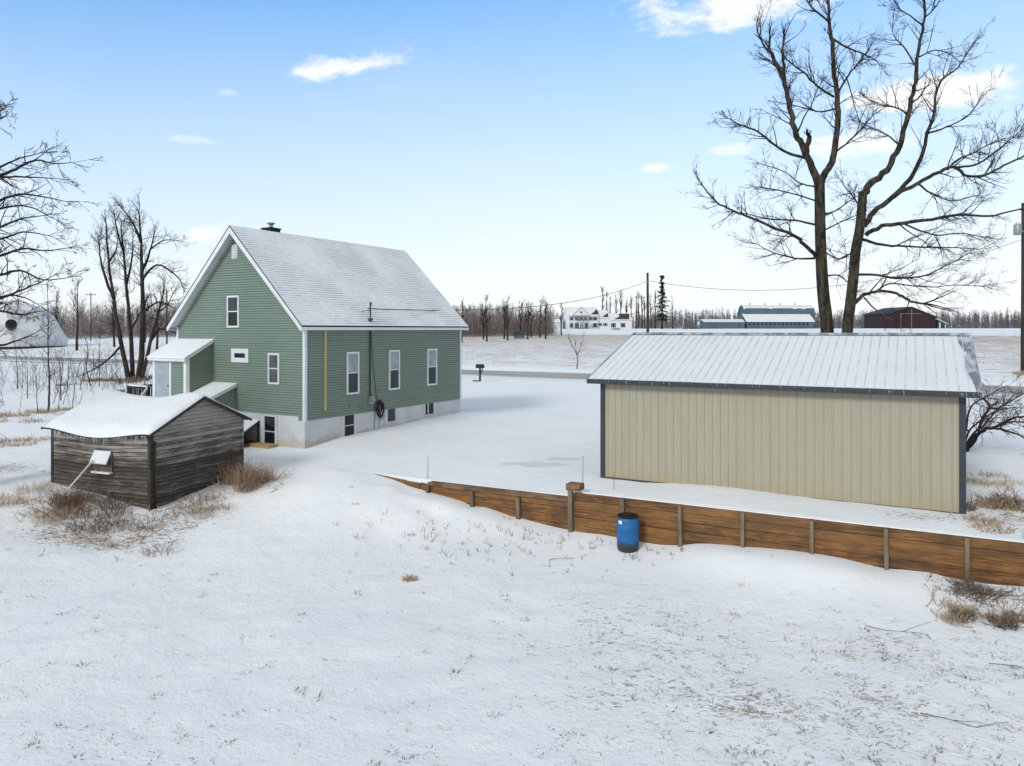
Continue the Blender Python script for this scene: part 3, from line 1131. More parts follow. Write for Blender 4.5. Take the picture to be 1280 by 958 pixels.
for i in range(16):
    x = -1.15 + (i % 6) * .19 + random.uniform(-.04, .04)
    z = -.10 + (i // 6) * .14 + random.uniform(-.02, .02)
    if z > .75 * (x + 1.3):
        continue
    lg.tube([(x, 2.62 + random.uniform(-.15, .05), z), (x + .15, 3.5, z + random.uniform(0, .1))], random.uniform(.03, .06), 7)
o = lg.build('firewood_pile', M['red_wood'], None, c3(hw(0, 0), 0), HOUSE_R)
tag(o, 'dark red boards and sticks piled under the low lean-to', 'wood pile')
q = MB()
q.box(-.50, -.06, 1.48, 2.55, -.25, .015)
q.box(-.53, -.04, 1.46, 2.57, .015, .05)
o = q.build('door_step', M['tan_wood'], None, c3(hw(0, 0), 0), HOUSE_R, bevel=.02)
tag(o, 'tan wooden step in front of the dark basement door', 'step')

deck = thing('deck', 'small snowy deck with dark baluster railing beside the porch door', 'deck', c3(hw(0, 0), 0), HOUSE_R)
q = MB()
q.box(-1.15, .4, 7.78, 9.75, 1.05, 1.2)
for (x, y) in ((-1.1, 7.85), (-1.1, 9.65), (.3, 9.65)):
    q.box(x, x + .1, y, y + .1, -.6, 1.05)
q.build('platform', M['wood_dark'], deck)
q = MB()
q.prism([(-1.17, 1.202), (.42, 1.202), (.40, 1.30), (-1.1, 1.31), (-1.19, 1.25)], 7.78, 9.77, 'y')
q.build('deck_snow', M['snow'], deck, bevel=.02)
q = MB()
q.box(-1.14, -1.07, 8.28, 9.74, 2.02, 2.12)
q.box(-1.13, -1.08, 8.28, 9.74, 1.36, 1.42)
for i in range(12):
    q.box(-1.125, -1.085, 8.30 + i * .125, 8.34 + i * .125, 1.3, 2.02)
q.box(-1.16, -1.05, 8.22, 8.33, 1.2, 2.16)
q.box(-1.16, -1.05, 9.65, 9.76, 1.2, 2.16)
q.box(-1.1, .4, 9.70, 9.75, 2.02, 2.12)
for i in range(10):
    q.box(-1.0 + i * .14, -.96 + i * .14, 9.70, 9.74, 1.3, 2.02)
q.build('railing', M['wood_dark'], deck)
q = MB()
q.box(-1.16, -1.04, 8.26, 9.76, 2.122, 2.17)
q.build('railing_snow', M['snow'], deck, bevel=.01)
q = MB()
q.bar((-1.12, 8.28, 2.10), (-2.1, 7.95, 1.25), .07, .09)
q.bar((-2.1, 7.95, 1.3), (-2.1, 7.95, -.2), .09, .09)
for i in range(4):
    q.box(-1.45 - i * .28, -1.17 - i * .28, 7.78, 8.7, .82 - i * .28, .90 - i * .28)
q.build('stair', M['offwhite'], deck)

b = at(149.5, 488, 45)
bz = zg(b.x, b.y)
bn = thing('storage_bin', 'teal plastic bin with lid behind the old shed', 'bin', (b.x, b.y, bz))
q = MB()
q.prism([(-.22, -.22), (.22, -.22), (.22, .22), (-.22, .22)], 0, .82, 'z')
for i in range(4):
    x, y, z = q.v[i]
    q.v[i] = (x * .8, y * .8, z)
q.build('body', M['teal'], bn, bevel=.03)
q = MB()
q.box(-.25, .25, -.25, .25, .82, .93)
q.build('lid', M['teal'], bn, bevel=.03)

# ------------------------------------------------------------------ the metal garage
GLn, GD = 9.62, 7.9
gar = thing('garage', 'long tan metal garage with charcoal trim and ribbed snowy roof', 'garage', GAR_O, GAR_R)
gw_ = MB()
GT = 2.98
gw_.box(.02, GLn - .02, .02, GD - .02, -.5, GT)
pitch = .2286


def ribbed(mb, a0, a1, z0, z1, put, pitch=.2286, hgt=.019):
    n = int((a1 - a0) / pitch)
    xs = []
    for i in range(n + 1):
        c = a0 + i * pitch
        xs += [(c, 0), (c + .085, 0), (c + .0975, .005), (c + .11, 0), (c + pitch - .05, 0), (c + pitch - .038, hgt), (c + pitch - .014, hgt), (c + pitch - .002, 0)]
    xs = [(min(x, a1), h) for x, h in xs]
    for (xa, ha), (xb, hb) in zip(xs, xs[1:]):
        if xb - xa > 1e-5:
            mb.quad(put(xa, ha, z0), put(xb, hb, z0), put(xb, hb, z1), put(xa, ha, z1))


ribbed(gw_, 0, GLn, -.35, GT, lambda a, o_, z: (a, -o_, z))
ribbed(gw_, 0, GLn, -.35, GT, lambda a, o_, z: (a, GD + o_, z))
ribbed(gw_, 0, GD, -.35, GT, lambda a, o_, z: (-o_, a, z))
ribbed(gw_, 0, GD, -.35, GT, lambda a, o_, z: (GLn + o_, a, z))
gw_.prism([(0.01, GT), (GD - .01, GT), (GD / 2, GT + 1.31)], .005, .03, 'x')
gw_.prism([(0.01, GT), (GD - .01, GT), (GD / 2, GT + 1.31)], GLn - .03, GLn - .005, 'x')
gw_.build('wall', M['tan'], gar)
for (cx, cy) in ((0, 0), (GLn, 0), (0, GD), (GLn, GD)):
    sx, sy = (-1 if cx == 0 else 1), (-1 if cy == 0 else 1)
    x0, x1 = sorted((cx + sx * .03, cx - sx * .12))
    y0, y1 = sorted((cy + sy * .03, cy - sy * .12))
    q = MB()
    q.box(x0, x1, y0, y1, -.4, GT - .05)
    q.build('corner_trim', M['charcoal'], gar)
q = MB()
q.box(.12, GLn - .12, -.03, -.021, -.1, .05)
q.build('base_trim', M['charcoal'], gar)
# roof
gx0, gx1 = -.34, GLn + .34
gy0, gz0, gyr, gzr = -.32, 3.085, GD / 2, 4.46
gs = (gzr - gz0) / (gyr - gy0)
q = MB()
for s_ in (0, 1):
    fy = (lambda y: y) if s_ == 0 else (lambda y: GD - y)
    n = 44
    pw = (gx1 - gx0) / n
    q.prism([(fy(gy0), gz0 - .03), (fy(gyr), gzr - .03), (fy(gyr), gzr), (fy(gy0), gz0)], gx0, gx1, 'x')
    for i in range(n + 1):
        x = gx0 + i * pw
        x = min(max(x, gx0 + .02), gx1 - .02)
        q.prism([(fy(gy0 - .012), gz0 - .004), (fy(gyr - .06), gzr - .022), (fy(gyr - .06), gzr + .012), (fy(gy0 - .012), gz0 + .017)], x - .008, x + .008, 'x', m=1)
groof = q.build('roof', [M['frost_metal'], M['frost_rib']], gar)
# snow lying between the ribs, slid back at the right rake
random.seed(11)
sn = MB()
for s_ in (0, 1):
    fy = (lambda y: y) if s_ == 0 else (lambda y: GD - y)
    nx, ny = 352, 26
    base = len(sn.v)
    for j in range(ny + 1):
        t = j / ny
        y = gy0 + .0 + (gyr - .10 - gy0) * t
        for i in range(nx + 1):
            fx = i / nx * n
            x = gx0 + fx * pw
            fr = abs(fx - round(fx))
            body = min(1, fr / .16)
            edge = min(1, (x - gx0) / .10) * min(1, (t + .004) / .012) * min(1, (1.0 - t) / .02)
            # right rake: bare strip that widens mid-slope
            bare = .10 + .16 * math.exp(-((t - .42) / .25) ** 2) + .05 * mnoise.noise(Vector((t * 6, s_ * 3, 1)))
            if t > .62:
                bare += .20 * smooth01((t - .62) / .2)
            er = max(0, min(1, (gx1 - bare - x) / .08))
            th = (.012 + .021 * body * (.75 + .5 * mnoise.noise(Vector((x * 1.3, y * 1.1, s_))))) * min(edge, er)
            th += .008 * max(0, mnoise.noise(Vector((x * .6, y * .9, 7 + s_)))) * min(edge, er)
            sn.v.append((x, fy(y), gz0 + (y - gy0) * gs + th - .004))
    for j in range(ny):
        for i in range(nx):
            a = base + j * (nx + 1) + i
            sn.f.append((a, a + 1, a + nx + 2, a + nx + 1))
            sn.m.append(0)
            sn.sm.append(True)
sn.build('roof_snow', M['gsnow'], gar, recalc=False)
q = MB()
q.box(gx0, gx1, gy0 - .022, gy0 - .0, gz0 - .145, gz0 - .004)
q.box(gx0, gx1, GD - gy0, GD - gy0 + .02, gz0 - .135, gz0 - .032)
for i in range(n + 1):
    x = min(max(gx0 + i * pw, gx0 + .03), gx1 - .03)
    q.box(x - .03, x + .03, gy0 - .034, gy0 - .023, gz0 - .12, gz0 - .01)
q.build('eave_fascia', M['charcoal'], gar)
for (xf) in (gx0, gx1):
    q = MB()
    for s_ in (0, 1):
        fy = (lambda y: y) if s_ == 0 else (lambda y: GD - y)
        q.prism([(fy(gy0 - .02), gz0 - .13), (fy(gyr), gzr - .13), (fy(gyr), gzr + .025), (fy(gy0 - .02), gz0 + .025)], xf - .025, xf + .025, 'x')
    q.build('rake_trim', M['frost_metal'], gar)
q = MB()
q.prism([(gyr - .2, gzr - .03), (gyr, gzr + .045), (gyr + .2, gzr - .03), (gyr, gzr - .01)], gx0 - .01, gx1 + .01, 'x')
q.build('ridge_cap', M['frost_metal'], gar)
q = MB()
q.box(gx0 + .05, gx1 - .05, gy0 + .01, -.02, GT - .01, GT + .0)
q.build('soffit', M['charcoal'], gar)
q = MB()
random.seed(21)
icicles(q, [(gx0, gy0 - .035, gz0 - .03), (gx1, gy0 - .035, gz0 - .03)], .03, .18, 4, .005)
o = q.build('icicles', M['ice'], gar)
o['kind'] = 'stuff'

# ------------------------------------------------------------------ the weathered shed
SWd, SLn = 3.73, 4.07
shed = thing('old_shed', 'weathered grey board shed with sagging snow covered gable roof', 'shed', SHED_O, SHED_R)
Z0 = SHED_O.z
SE, SP = 1.66 - Z0, 2.50 - Z0
q = MB()
glo2 = lambda z: 0 if z < SE else (z - SE) / (SP - SE) * SWd / 2
random.seed(4)


def boards(mb, a0, a1, z0, z1, put, lo=None, hi=None):
    z, i = z0, 0
    while z < z1 - .02:
        zb = min(z + .115, z1)
        la, ha = (lo(z) if lo else a0), (hi(z) if hi else a1)
        lb, hb = (lo(zb) if lo else a0), (hi(zb) if hi else a1)
        nseg = 5
        offs = [.022 + random.uniform(-.007, .010) for _ in range(nseg + 1)]
        gap = .012 + random.random() * .012
        for j in range(nseg):
            t0, t1 = j / nseg, (j + 1) / nseg
            A0, A1 = la + (ha - la) * t0, la + (ha - la) * t1
            B0, B1 = lb + (hb - lb) * t0, lb + (hb - lb) * t1
            o0, o1 = offs[j], offs[j + 1]
            mb.quad(put(A0, o0, z), put(A1, o1, z), put(B1, o1 - .006, zb - gap), put(B0, o0 - .006, zb - gap))
            mb.quad(put(B0, o0 - .006, zb - gap), put(B1, o1 - .006, zb - gap), put(B1, 0, zb - gap), put(B0, 0, zb - gap))
            mb.quad(put(A0, 0, z), put(A1, 0, z), put(A1, o1, z), put(A0, o0, z))
        z = zb


sag = lambda y: -.20 * math.sin(math.pi * min(1, max(0, y / SLn))) ** 1.5
q.prism([(0.005, -.5), (SWd - .005, -.5), (SWd - .005, SE - .02), (SWd / 2, SP - .04), (.005, SE - .02)], .005, .05, 'y')
q.prism([(0.005, -.5), (SWd - .005, -.5), (SWd - .005, SE - .02), (SWd / 2, SP - .04), (.005, SE - .02)], SLn - .05, SLn - .005, 'y')
q.box(.006, .05, .05, SLn - .05, -.5, SE - .15)
q.box(SWd - .05, SWd - .006, .05, SLn - .05, -.5, SE - .15)
boards(q, 0, SWd, -.3, SP - .02, lambda a, o_, z: (a, -o_, z), lo=glo2, hi=lambda z: SWd - glo2(z))
boards(q, 0, SWd, -.3, SP - .02, lambda a, o_, z: (a, SLn + o_, z), lo=glo2, hi=lambda z: SWd - glo2(z))


def bowed(a, o_, z):
    # the long wall leans out a little in the middle and its courses droop
    t = math.sin(math.pi * a / SLn)
    return (-o_ - .05 * t * z / SE, a, z + sag(a) * .7 * min(1, z / SE))


z = -.3
while z < SE - .02:
    zb = min(z + .115, SE)
    gp = .012 + random.random() * .014
    for i in range(14):
        a, c = SLn * i / 14, SLn * (i + 1) / 14
        q.quad(bowed(a, .024, z), bowed(c, .024, z), bowed(c, .018, zb - gp), bowed(a, .018, zb - gp))
        q.quad(bowed(a, .018, zb - gp), bowed(c, .018, zb - gp), bowed(c, 0, zb - gp), bowed(a, 0, zb - gp))
        q.quad(bowed(a, 0, z), bowed(c, 0, z), bowed(c, .024, z), bowed(a, .024, z))
    z = zb
boards(q, 0, SLn, -.3, SE, lambda a, o_, z: (SWd + o_, a, z))
q.build('wall', M['wood_old'], shed)
for (cx, cy) in ((0, 0), (SWd, 0), (0, SLn)):
    sx, sy = (-1 if cx == 0 else 1), (-1 if cy == 0 else 1)
    c = MB()
    x0, x1 = sorted((cx + sx * .035, cx - sx * .075))
    y0, y1 = sorted((cy + sy * .035, cy - sy * .075))
    c.box(x0, x1, y0, y1, -.4, SE - .05)
    if (cx, cy) == (0, 0):
        c.box(.11, .16, -.05, -.001, -.2, SE - .35)
        c.tube([(.10, -.06, SE - .3), (.12, -.09, .0)], .022, 6)
    c.build('corner_post', M['wood_dark'] if cx == 0 else M['wood_old'], shed)
# roof boards and the snow on them, both sagging along the ridge
OV, OG = .2, .2


def roofz(x, y):
    t = abs(x - SWd / 2) / (SWd / 2)
    return SP + .03 - t * (SP - SE) + sag(y) * (1.0 if True else 0)


def roof_sheet(th_fn, mat, name, under, ov, og):
    rb = MB()
    nx, ny = 28, 28
    tops = {}
    for j in range(ny + 1):
        y = -og + (SLn + 2 * og) * j / ny
        for i in range(nx + 1):
            x = -ov + (SWd + 2 * ov) * i / nx
            zb = roofz(x, y)
            tops[i, j] = len(rb.v)
            rb.v.append((x, y, zb + th_fn(x, y, i, j, nx, ny)))
    nb = len(rb.v)
    for j in range(ny + 1):
        y = -og + (SLn + 2 * og) * j / ny
        for i in range(nx + 1):
            x = -ov + (SWd + 2 * ov) * i / nx
            rb.v.append((x, y, roofz(x, y) + under))
    W = nx + 1
    for j in range(ny):
        for i in range(nx):
            a = j * W + i
            rb.f.append((a, a + 1, a + W + 1, a + W))
            rb.f.append((nb + a, nb + a + W, nb + a + W + 1, nb + a + 1))
            rb.m += [0, 0]
            rb.sm += [True, True]
    for j in range(ny):
        for i in (0, nx):
            a = j * W + i
            rb.f.append((a, a + W, nb + a + W, nb + a))
            rb.m.append(0)
            rb.sm.append(False)
    for i in range(nx):
        for j in (0, ny):
            a = j * W + i
            rb.f.append((a, a + 1, nb + a + 1, nb + a))
            rb.m.append(0)
            rb.sm.append(False)
    return rb.build(name, mat, shed)


roof_sheet(lambda *a: .0, M['wood_dark'], 'roof', -.055, OV, OG)


def snow_th(x, y, i, j, nx, ny):
    e = min(1, min(i, nx - i) / 2.0) * min(1, min(j, ny - j) / 1.5)
    t = abs(x - SWd / 2) / (SWd / 2)
    base = .10 + .05 * mnoise.noise(Vector((x * .9, y * .9, 2))) + .10 * math.exp(-((y - 1.7) / 1.3) ** 2) * (1 if x < SWd / 2 else .3) * t
    return .008 + base * (e ** .5)


roof_sheet(snow_th, M['snow'], 'roof_snow', .003, OV + .01, OG + .0)
for s_ in (0, 1):
    fx = (lambda x: x) if s_ == 0 else (lambda x: SWd - x)
    for yy in (-OG - .02, SLn + OG - .005):
        q = MB()
        q.prism([(fx(-OV - .02), roofz(-OV, 0) - .085), (fx(SWd / 2), SP - .065), (fx(SWd / 2), SP + .025), (fx(-OV - .02), roofz(-OV, 0) - .005)], yy, yy + .025, 'y')
        q.build('rake_board', M['wood_dark'], shed)
q = MB()
random.seed(8)
icicles(q, [(-OV - .01, y_, roofz(-OV, y_) - .03) for y_ in (-.1, .8, 1.6, 2.4, 3.2, 4.1)], .06, .36, 17, .006)
o = q.build('icicles', M['ice'], shed)
o['kind'] = 'stuff'
# propped hatch in the long wall
q = MB()
q.box(-.10, -.02, 1.42, 2.16, .98, 1.52)
ha = q.build('hatch', M['brown_panel'], shed)
ha['label'] = 'open hatch with snowy white flap above brown board'
q = MB()
q.prism([(-.10, 1.60), (-.27, 1.26), (-.25, 1.23), (-.08, 1.54)], 1.46, 2.14, 'y')
q.build('flap', M['white'], ha)
q = MB()
q.box(-.20, -.06, 1.42, 2.16, .94, .985)
q.build('sill', M['snow'], ha)
w0 = sw(-.45, 1.95)
q = MB()
q.tube([c3(sw(-.30, 1.95), Z0 + 1.34), c3(sw(-1.15, 2.45), zg(*sw(-1.15, 2.45)) - .05)], [.028, .032], 7)
o = q.build('prop_pole', M['offwhite'], None)
tag(o, 'pale pole propping up the hatch flap of the old shed', 'pole')

# ------------------------------------------------------------------ retaining wall
RW = math.atan2(WU.y, WU.x)
rw = thing('retaining_wall', 'long brown plank retaining wall half buried in snow drifts', 'retaining wall', WO, RW)
random.seed(12)


def plank_run(u0, u1, ztop, zbot, cuts):
    mb = MB()
    z = ztop
    h = .235
    while z > zbot:
        u = u0
        while u < u1 - .01:
            e = min([c_ for c_ in cuts if c_ > u + .01] + [u1])
            d = random.uniform(-.012, .008)
            s1, s2 = random.uniform(-.006, .004), random.uniform(-.006, .004)
            mb.bar((u + .004, .045 + d, z - h / 2 + s1), (e - .004, .045 + d + random.uniform(-.006, .006), z - h / 2 + s2), .05, h - .01)
            u = e
        z -= h
    return mb


q = plank_run(-.13, 17, 0, -1.6, (2.94, 6.17, 9.37, 12.6, 15.8))
q.box(-.05, 17, .076, .10, -1.7, -.012)
o = q.build('plank_face', M['planks'], rw, bevel=.006)
q = plank_run(-5.05, -.06, -.235, -1.5, (-3.45, -1.87))
q.box(-5.05, -.05, .076, .10, -1.6, -.24)
q.build('plank_face', M['planks'], rw, bevel=.006)
q = MB()
for i, (u, zt_) in enumerate(((-7.75, -.115), (-7.2, -.15), (-6.6, -.20), (-6.0, -.24), (-5.45, -.25))):
    u2 = (-7.2, -6.6, -6.0, -5.45, -5.02)[i]
    q.bar((u, .045 + random.uniform(-.03, .03), zt_ - .35), (u2, .05, zt_ - .37 - random.uniform(0, .05)), .05, .7)
o = q.build('plank_face', M['planks'], rw, bevel=.01)
o['label'] = 'broken stepped end of the planks'
q = MB()
q.bar((-5.1, -.012, -.25), (-2.4, -.012, -.24), .06, .11)
q.bar((-2.4, -.014, -.245), (-.12, -.014, -.225), .06, .11)
q.bar((-5.0, .03, -.183), (-.12, .03, -.172), .17, .03)
q.build('cap_rail', M['cap'], rw, bevel=.006)
for u, zt_, w_ in ((-5.07, -.28, .12), (-3.45, -.30, .11), (-1.87, -.31, .12), (-.2, .06, .13), (1.35, -.02, .12), (2.94, -.02, .10), (4.54, -.03, .09), (6.17, -.03, .09), (7.77, -.03, .09), (9.37, -.03, .09), (11.0, -.03, .09), (12.6, -.03, .09)):
    q = MB()
    q.bar((u, -.045, zt_), (u + random.uniform(-.02, .02), -.05, zt_ - 1.4), w_, .12, up=(0, 1, 0))
    q.build('post', M['post'], rw, bevel=.008)
q = MB()
q.box(-.33, .10, -.10, .28, .05, .24)
q.build('post_cap', M['cap'], rw, bevel=.025)
q = MB()
q.bar((.15, .05, .012), (16, .05, .012), .11, .03)
q.build('snow_cap', M['snow'], rw, bevel=.01)

# barrel
bx_, by_ = ww(1.66, .50)
bz = zg(bx_, by_) - .03
ba = thing('barrel', 'blue plastic barrel with black top standing against the plank wall', 'barrel', (bx_, by_, bz))
q = MB()
q.lathe([(.0, .0), (.255, .0), (.275, .03), (.285, .12), (.292, .28), (.300, .30), (.292, .32), (.294, .60), (.302, .62), (.294, .64), (.288, .78), (.272, .87), (.262, .885)], 36)
q.build('body', M['blue'], ba)
q = MB()
q.lathe([(.262, .885), (.278, .89), (.282, .925), (.272, .94), (.25, .94), (.245, .90), (.12, .885), (0, .885)], 36)
q.lathe([(0, .90), (.05, .90), (.05, .915), (0, .915)], 12, (.13, .05))
q.build('rim', M['soot'], ba)
q = MB()
for i in range(6):
    a0, a1 = R(205 + i * 4), R(209 + i * 4)
    q.quad((.297 * math.cos(a0), .297 * math.sin(a0), .74), (.297 * math.cos(a1), .297 * math.sin(a1), .74), (.292 * math.cos(a1), .292 * math.sin(a1), .83), (.292 * math.cos(a0), .292 * math.sin(a0), .83))
q.build('sticker', M['white'], ba)
# marker stakes behind the wall
for u, v, h_, lab in ((-.22, -.9, .95, 'thin red marker stake behind the capped post of the plank wall'), (-5.35, -.35, .70, 'thin pale marker stake at the broken end of the plank wall'), (.75, -.9, .5, 'short thin stake between the capped post and the garage')):
    x, y = ww(u, v)
    z = zg(x, y)
    q = MB()
    q.tube([(0, 0, -.1), (.01, .0, h_)], [.011, .008], 6)
    o = q.build('marker_stake', M['red'] if h_ > .9 else M['dead_weed'], None, (x, y, z))
    tag(o, lab, 'stake', 'marker stakes by the wall')

# ------------------------------------------------------------------ roadside
p = at(600, 475.5, 66)
z = zg(p.x, p.y)
mbx = thing('mailbox', 'black mailbox on a dark post beside the road', 'mailbox', (p.x, p.y, z), R(-25))
q = MB()
prof = [(-.16, 0), (.16, 0), (.16, .2)] + [(.16 * math.cos(R(a)), .2 + .16 * math.sin(R(a))) for a in range(20, 180, 20)] + [(-.16, .2)]
q.prism(prof, -.36, .36, 'x')
q.v = [(x, y, z_ + 1.18) for x, y, z_ in q.v]
q.build('box', M['black'], mbx)
q = MB()
q.box(-.07, .07, -.07, .07, -.2, 1.18)
q.bar((.0, 0, .55), (.28, 0, 1.14), .07, .07)
q.build('post', M['wood_dark'], mbx)
q = MB()
q.box(-.40, -.38, .17, .19, 1.25, 1.45)
q.build('flag', M['red'], mbx)
q = MB()
q.bar((-.65, -.1, .06), (-.1, -.2, .05), .12, .08)
q.bar((-.45, .1, .05), (-.2, -.4, .05), .10, .06)
o = q.build('fallen_board', M['wood_dark'], None, (p.x, p.y, z))
tag(o, 'dark bit of board lying on snow at the mailbox post', 'board')


def pole(name, label, px, d, ztop, r0, extra=None):
    p = at(px, 412, d)
    z = zg(p.x, p.y)
    t = thing(name, label, 'utility pole', (p.x, p.y, z))
    q = MB()
    H_ = ztop - z
    q.tube([(0, 0, -.5), (.02, 0, H_ * .5), (0, 0, H_)], [r0, r0 * .88, r0 * .72], 10)
    q.build('shaft', M['pole'], t)
    return t, Vector((p.x, p.y, 0)), z


midp, mp, mz = pole('utility_pole', 'plain dark utility pole beside the road left of the spruce', 809.5, 78, 10.65, .16)
q = MB()
q.lathe([(0, 0), (.05, 0), (.06, .08), (.03, .12), (0, .13)], 8)
q.v = [(x, y - .2, z_ + 9.7 - mz) for x, y, z_ in q.v]
q.box(-.06, .06, -.22, .0, 9.6 - mz, 9.7 - mz)
q.build('insulator', M['grey_metal'], midp)
rp_, rpp, rz2 = pole('utility_pole', 'thick dark utility pole with grey transformer at the right edge', 1279.5, 72, 17.0, .27)
q = MB()
q.lathe([(0, 0), (.33, 0), (.36, .05), (.36, .95), (.30, 1.02), (.12, 1.06), (0, 1.07)], 16)
for a in (-.15, .15):
    q.lathe([(.05, 1.02), (.06, 1.15), (.03, 1.22), (0, 1.25)], 8, (a, 0))
q.box(.30, .72, -.06, .06, .3, .42)
q.v = [(x - .65, y - .1, z_ + at(0, 294, 72).z - rz2) for x, y, z_ in q.v]
q.build('transformer', M['grey_metal'], rp_)
for px, d, top, r_, lab, arm in ((208.5, 130, 362, .14, 'thin bare pole standing behind the house left eave', False), (113.5, 210, 366, .16, 'distant utility pole with crossarm among the left woods', True)):
    t, pp, z = pole('utility_pole', lab, px, d, at(px, top, d).z, r_)
    if arm:
        q = MB()
        zt_ = at(px, top, d).z - z - .7
        q.box(-1.5, 1.5, -.07, .07, zt_, zt_ + .16)
        for a in (-1.3, -.4, .4, 1.3):
            q.tube([(a, 0, zt_ + .16), (a, 0, zt_ + .4)], .05, 6)
        q.build('crossarm', M['pole'], t)


def wire(name, label, a, b, sg, r=.018):
    a, b = Vector(a), Vector(b)
    pts = []
    for i in range(33):
        t = i / 32
        q = a.lerp(b, t)
        q.z -= sg * 4 * t * (1 - t)
        pts.append(q)
    mb = MB()
    mb.tube(pts, r, 5)
    o = mb.build(name, M['cable'], None)
    return tag(o, label, 'power line')


mast_top = Vector(c3(hw(3.9, -.07), 5.50))
mid_at = Vector((mp.x, mp.y - .22, 9.78))
wire('power_line', 'black service wire from the house mast to the roadside pole', mast_top, mid_at, 1.0, .02)
wire('power_line', 'black wire from the roadside pole towards the transformer pole', mid_at + Vector((.1, .2, 0)), (rpp.x - .3, rpp.y, at(0, 300, 72).z), 2.6, .022)


# ------------------------------------------------------------------ trees
def rnd_perp(d):
    v = Vector((random.gauss(0, 1), random.gauss(0, 1), random.gauss(0, 1)))
    v = v - d * v.dot(d)
    return v.normalized() if v.length > 1e-4 else Vector((1, 0, 0))


def grow(mb, p, d, L, r, lev, up=.12, wander=.22, kids=5, sides=4, ang=(.45, .95), kl=(.35, .7), rmin=.0065):
    """one wandering shoot with side shoots"""
    n = 5 if lev > 0 else 3
    pts, rad = [p.copy()], [r]
    d = d.normalized()
    for i in range(n):
        d = (d + rnd_perp(d) * random.uniform(0, wander) + Vector((0, 0, up))).normalized()
        p = p + d * (L / n)
        pts.append(p.copy())
        rad.append(max(rmin * .6, r * (1 - .8 * (i + 1) / n)))
    mb.tube(pts, rad, sides if lev > 0 else 3, cap=False)
    if lev > 0:
        k = max(2, int(kids * random.uniform(.7, 1.3)))
        for j in range(k):
            t = random.uniform(.2, 1.0)
            f = t * n
            i = min(n - 1, int(f))
            q = pts[i].lerp(pts[i + 1], f - i)
            dd = (pts[i + 1] - pts[i]).normalized()
            a = random.uniform(*ang)
            nd = dd * math.cos(a) + rnd_perp(dd) * math.sin(a)
            grow(mb, q, nd, L * random.uniform(*kl) * (1.15 - .5 * t), max(rmin, r * .5 * (1.1 - .5 * t)), lev - 1, up, wander, kids, sides, ang, kl, rmin)


def catmull(pts, k=4):
    out = []
    P_ = [pts[0]] + pts + [pts[-1]]
    for i in range(1, len(P_) - 2):
        for j in range(k):
            t = j / k
            a, b, c, d = P_[i - 1], P_[i], P_[i + 1], P_[i + 2]
            out.append(.5 * ((2 * b) + (c - a) * t + (2 * a - 5 * b + 4 * c - d) * t * t + (3 * b - a - 3 * c + d) * t ** 3))
    out.append(pts[-1])
    return out


def limb3d(px_pts, d, dd, w0, w1, base):
    """image trace -> points in metres (relative to the tree base), leaning dd metres in depth"""
    n = len(px_pts)
    pts = []
    for i, (px, py) in enumerate(px_pts):
        t = i / (n - 1)
        pts.append(at(px, py, d + dd[0] + (dd[1] - dd[0]) * t ** .9) - base)
    sm = catmull(pts, 4)
    m = len(sm)
    rad = [(w0 + (w1 - w0) * (i / (m - 1)) ** .85) * random.uniform(.95, 1.05) for i in range(m)]
    for i in range(1, m - 1):
        sm[i] = sm[i] + Vector((random.gauss(0, 1), random.gauss(0, 1), random.gauss(0, 1))) * rad[i] * .24
    return sm, rad


def dress(mb, pts, rad, per_m, Lr, up, lev=2, start=.25, side_bias=1.0, rmul=.55, kids=4, wander=.26):
    """side shoots all along a limb"""
    L = sum((b - a).length for a, b in zip(pts, pts[1:]))
    n = len(pts) - 1
    for j in range(int(L * per_m)):
        t = start + (1 - start) * random.random()
        f = t * n
        i = min(n - 1, int(f))
        q = pts[i].lerp(pts[i + 1], f - i)
        d = (pts[i + 1] - pts[i]).normalized()
        a = random.uniform(.45, 1.15)
        pr = rnd_perp(d)
        pr.y *= .75
        nd = d * math.cos(a) + pr.normalized() * math.sin(a)
        LL = random.uniform(*Lr) * (1.15 - .55 * t)
        grow(mb, q, nd, LL, min(rad[i] * rmul, .009 + LL * .015), lev, up, wander, kids, 4)
    # the tip runs out into a spray
    d = (pts[-1] - pts[-2]).normalized()
    for _ in range(3):
        grow(mb, pts[-1], d + rnd_perp(d) * .3, random.uniform(*Lr) * .8, rad[-1] * .8, lev, up, wander, kids, 4)


def cz(L):
    return [(860 + x / 2.2286, y / 2.2286) for x, y in L]


def big_tree(label, d, trunk, limbs, seed):
    random.seed(seed)
    tp = cz(trunk)
    p0 = at(tp[0][0], tp[0][1], d)
    gz = zg(p0.x, p0.y)
    base = Vector((p0.x, p0.y, gz))
    t = thing('bare_tree', label, 'tree', base, 0, 'two tall bare trees behind the garage')
    q = MB()
    pts = [Vector((0, 0, -.4)), Vector((0, 0, .3)), Vector((0, 0, 1.6))] + [at(x, y, d) - base for x, y in tp]
    w = trunk_w(t, trunk, pts, d)
    sm = catmull(pts, 4)
    m = len(sm)
    rad = [np.interp(i / (m - 1), np.linspace(0, 1, len(w)), w) for i in range(m)]
    q.tube(sm, rad, 14)
    q.build('trunk', M['bark'], t)
    tw = MB()
    for (L, w0, w1, dd, per, Lr, up) in limbs:
        s_ = d / FPX / 2.2286
        sm, rad = limb3d(cz(L), d, dd, w0 * .86 * s_ / 2, max(.012, w1 * .7 * s_ / 2), base)
        lb = MB()
        lb.tube(sm, rad, 8)
        lb.build('limb', M['bark'], t)
        dress(tw, sm, rad, per * 1.4, Lr, up, 2, kids=4, wander=.20)
    tw.build('twigs', M['twig'], t)
    return t


def trunk_w(t, trunk, pts, d):
    s_ = d / FPX / 2.2286 / 2
    return [44 * s_, 39 * s_, 37 * s_] + [x * .92 * s_ for x in TW]


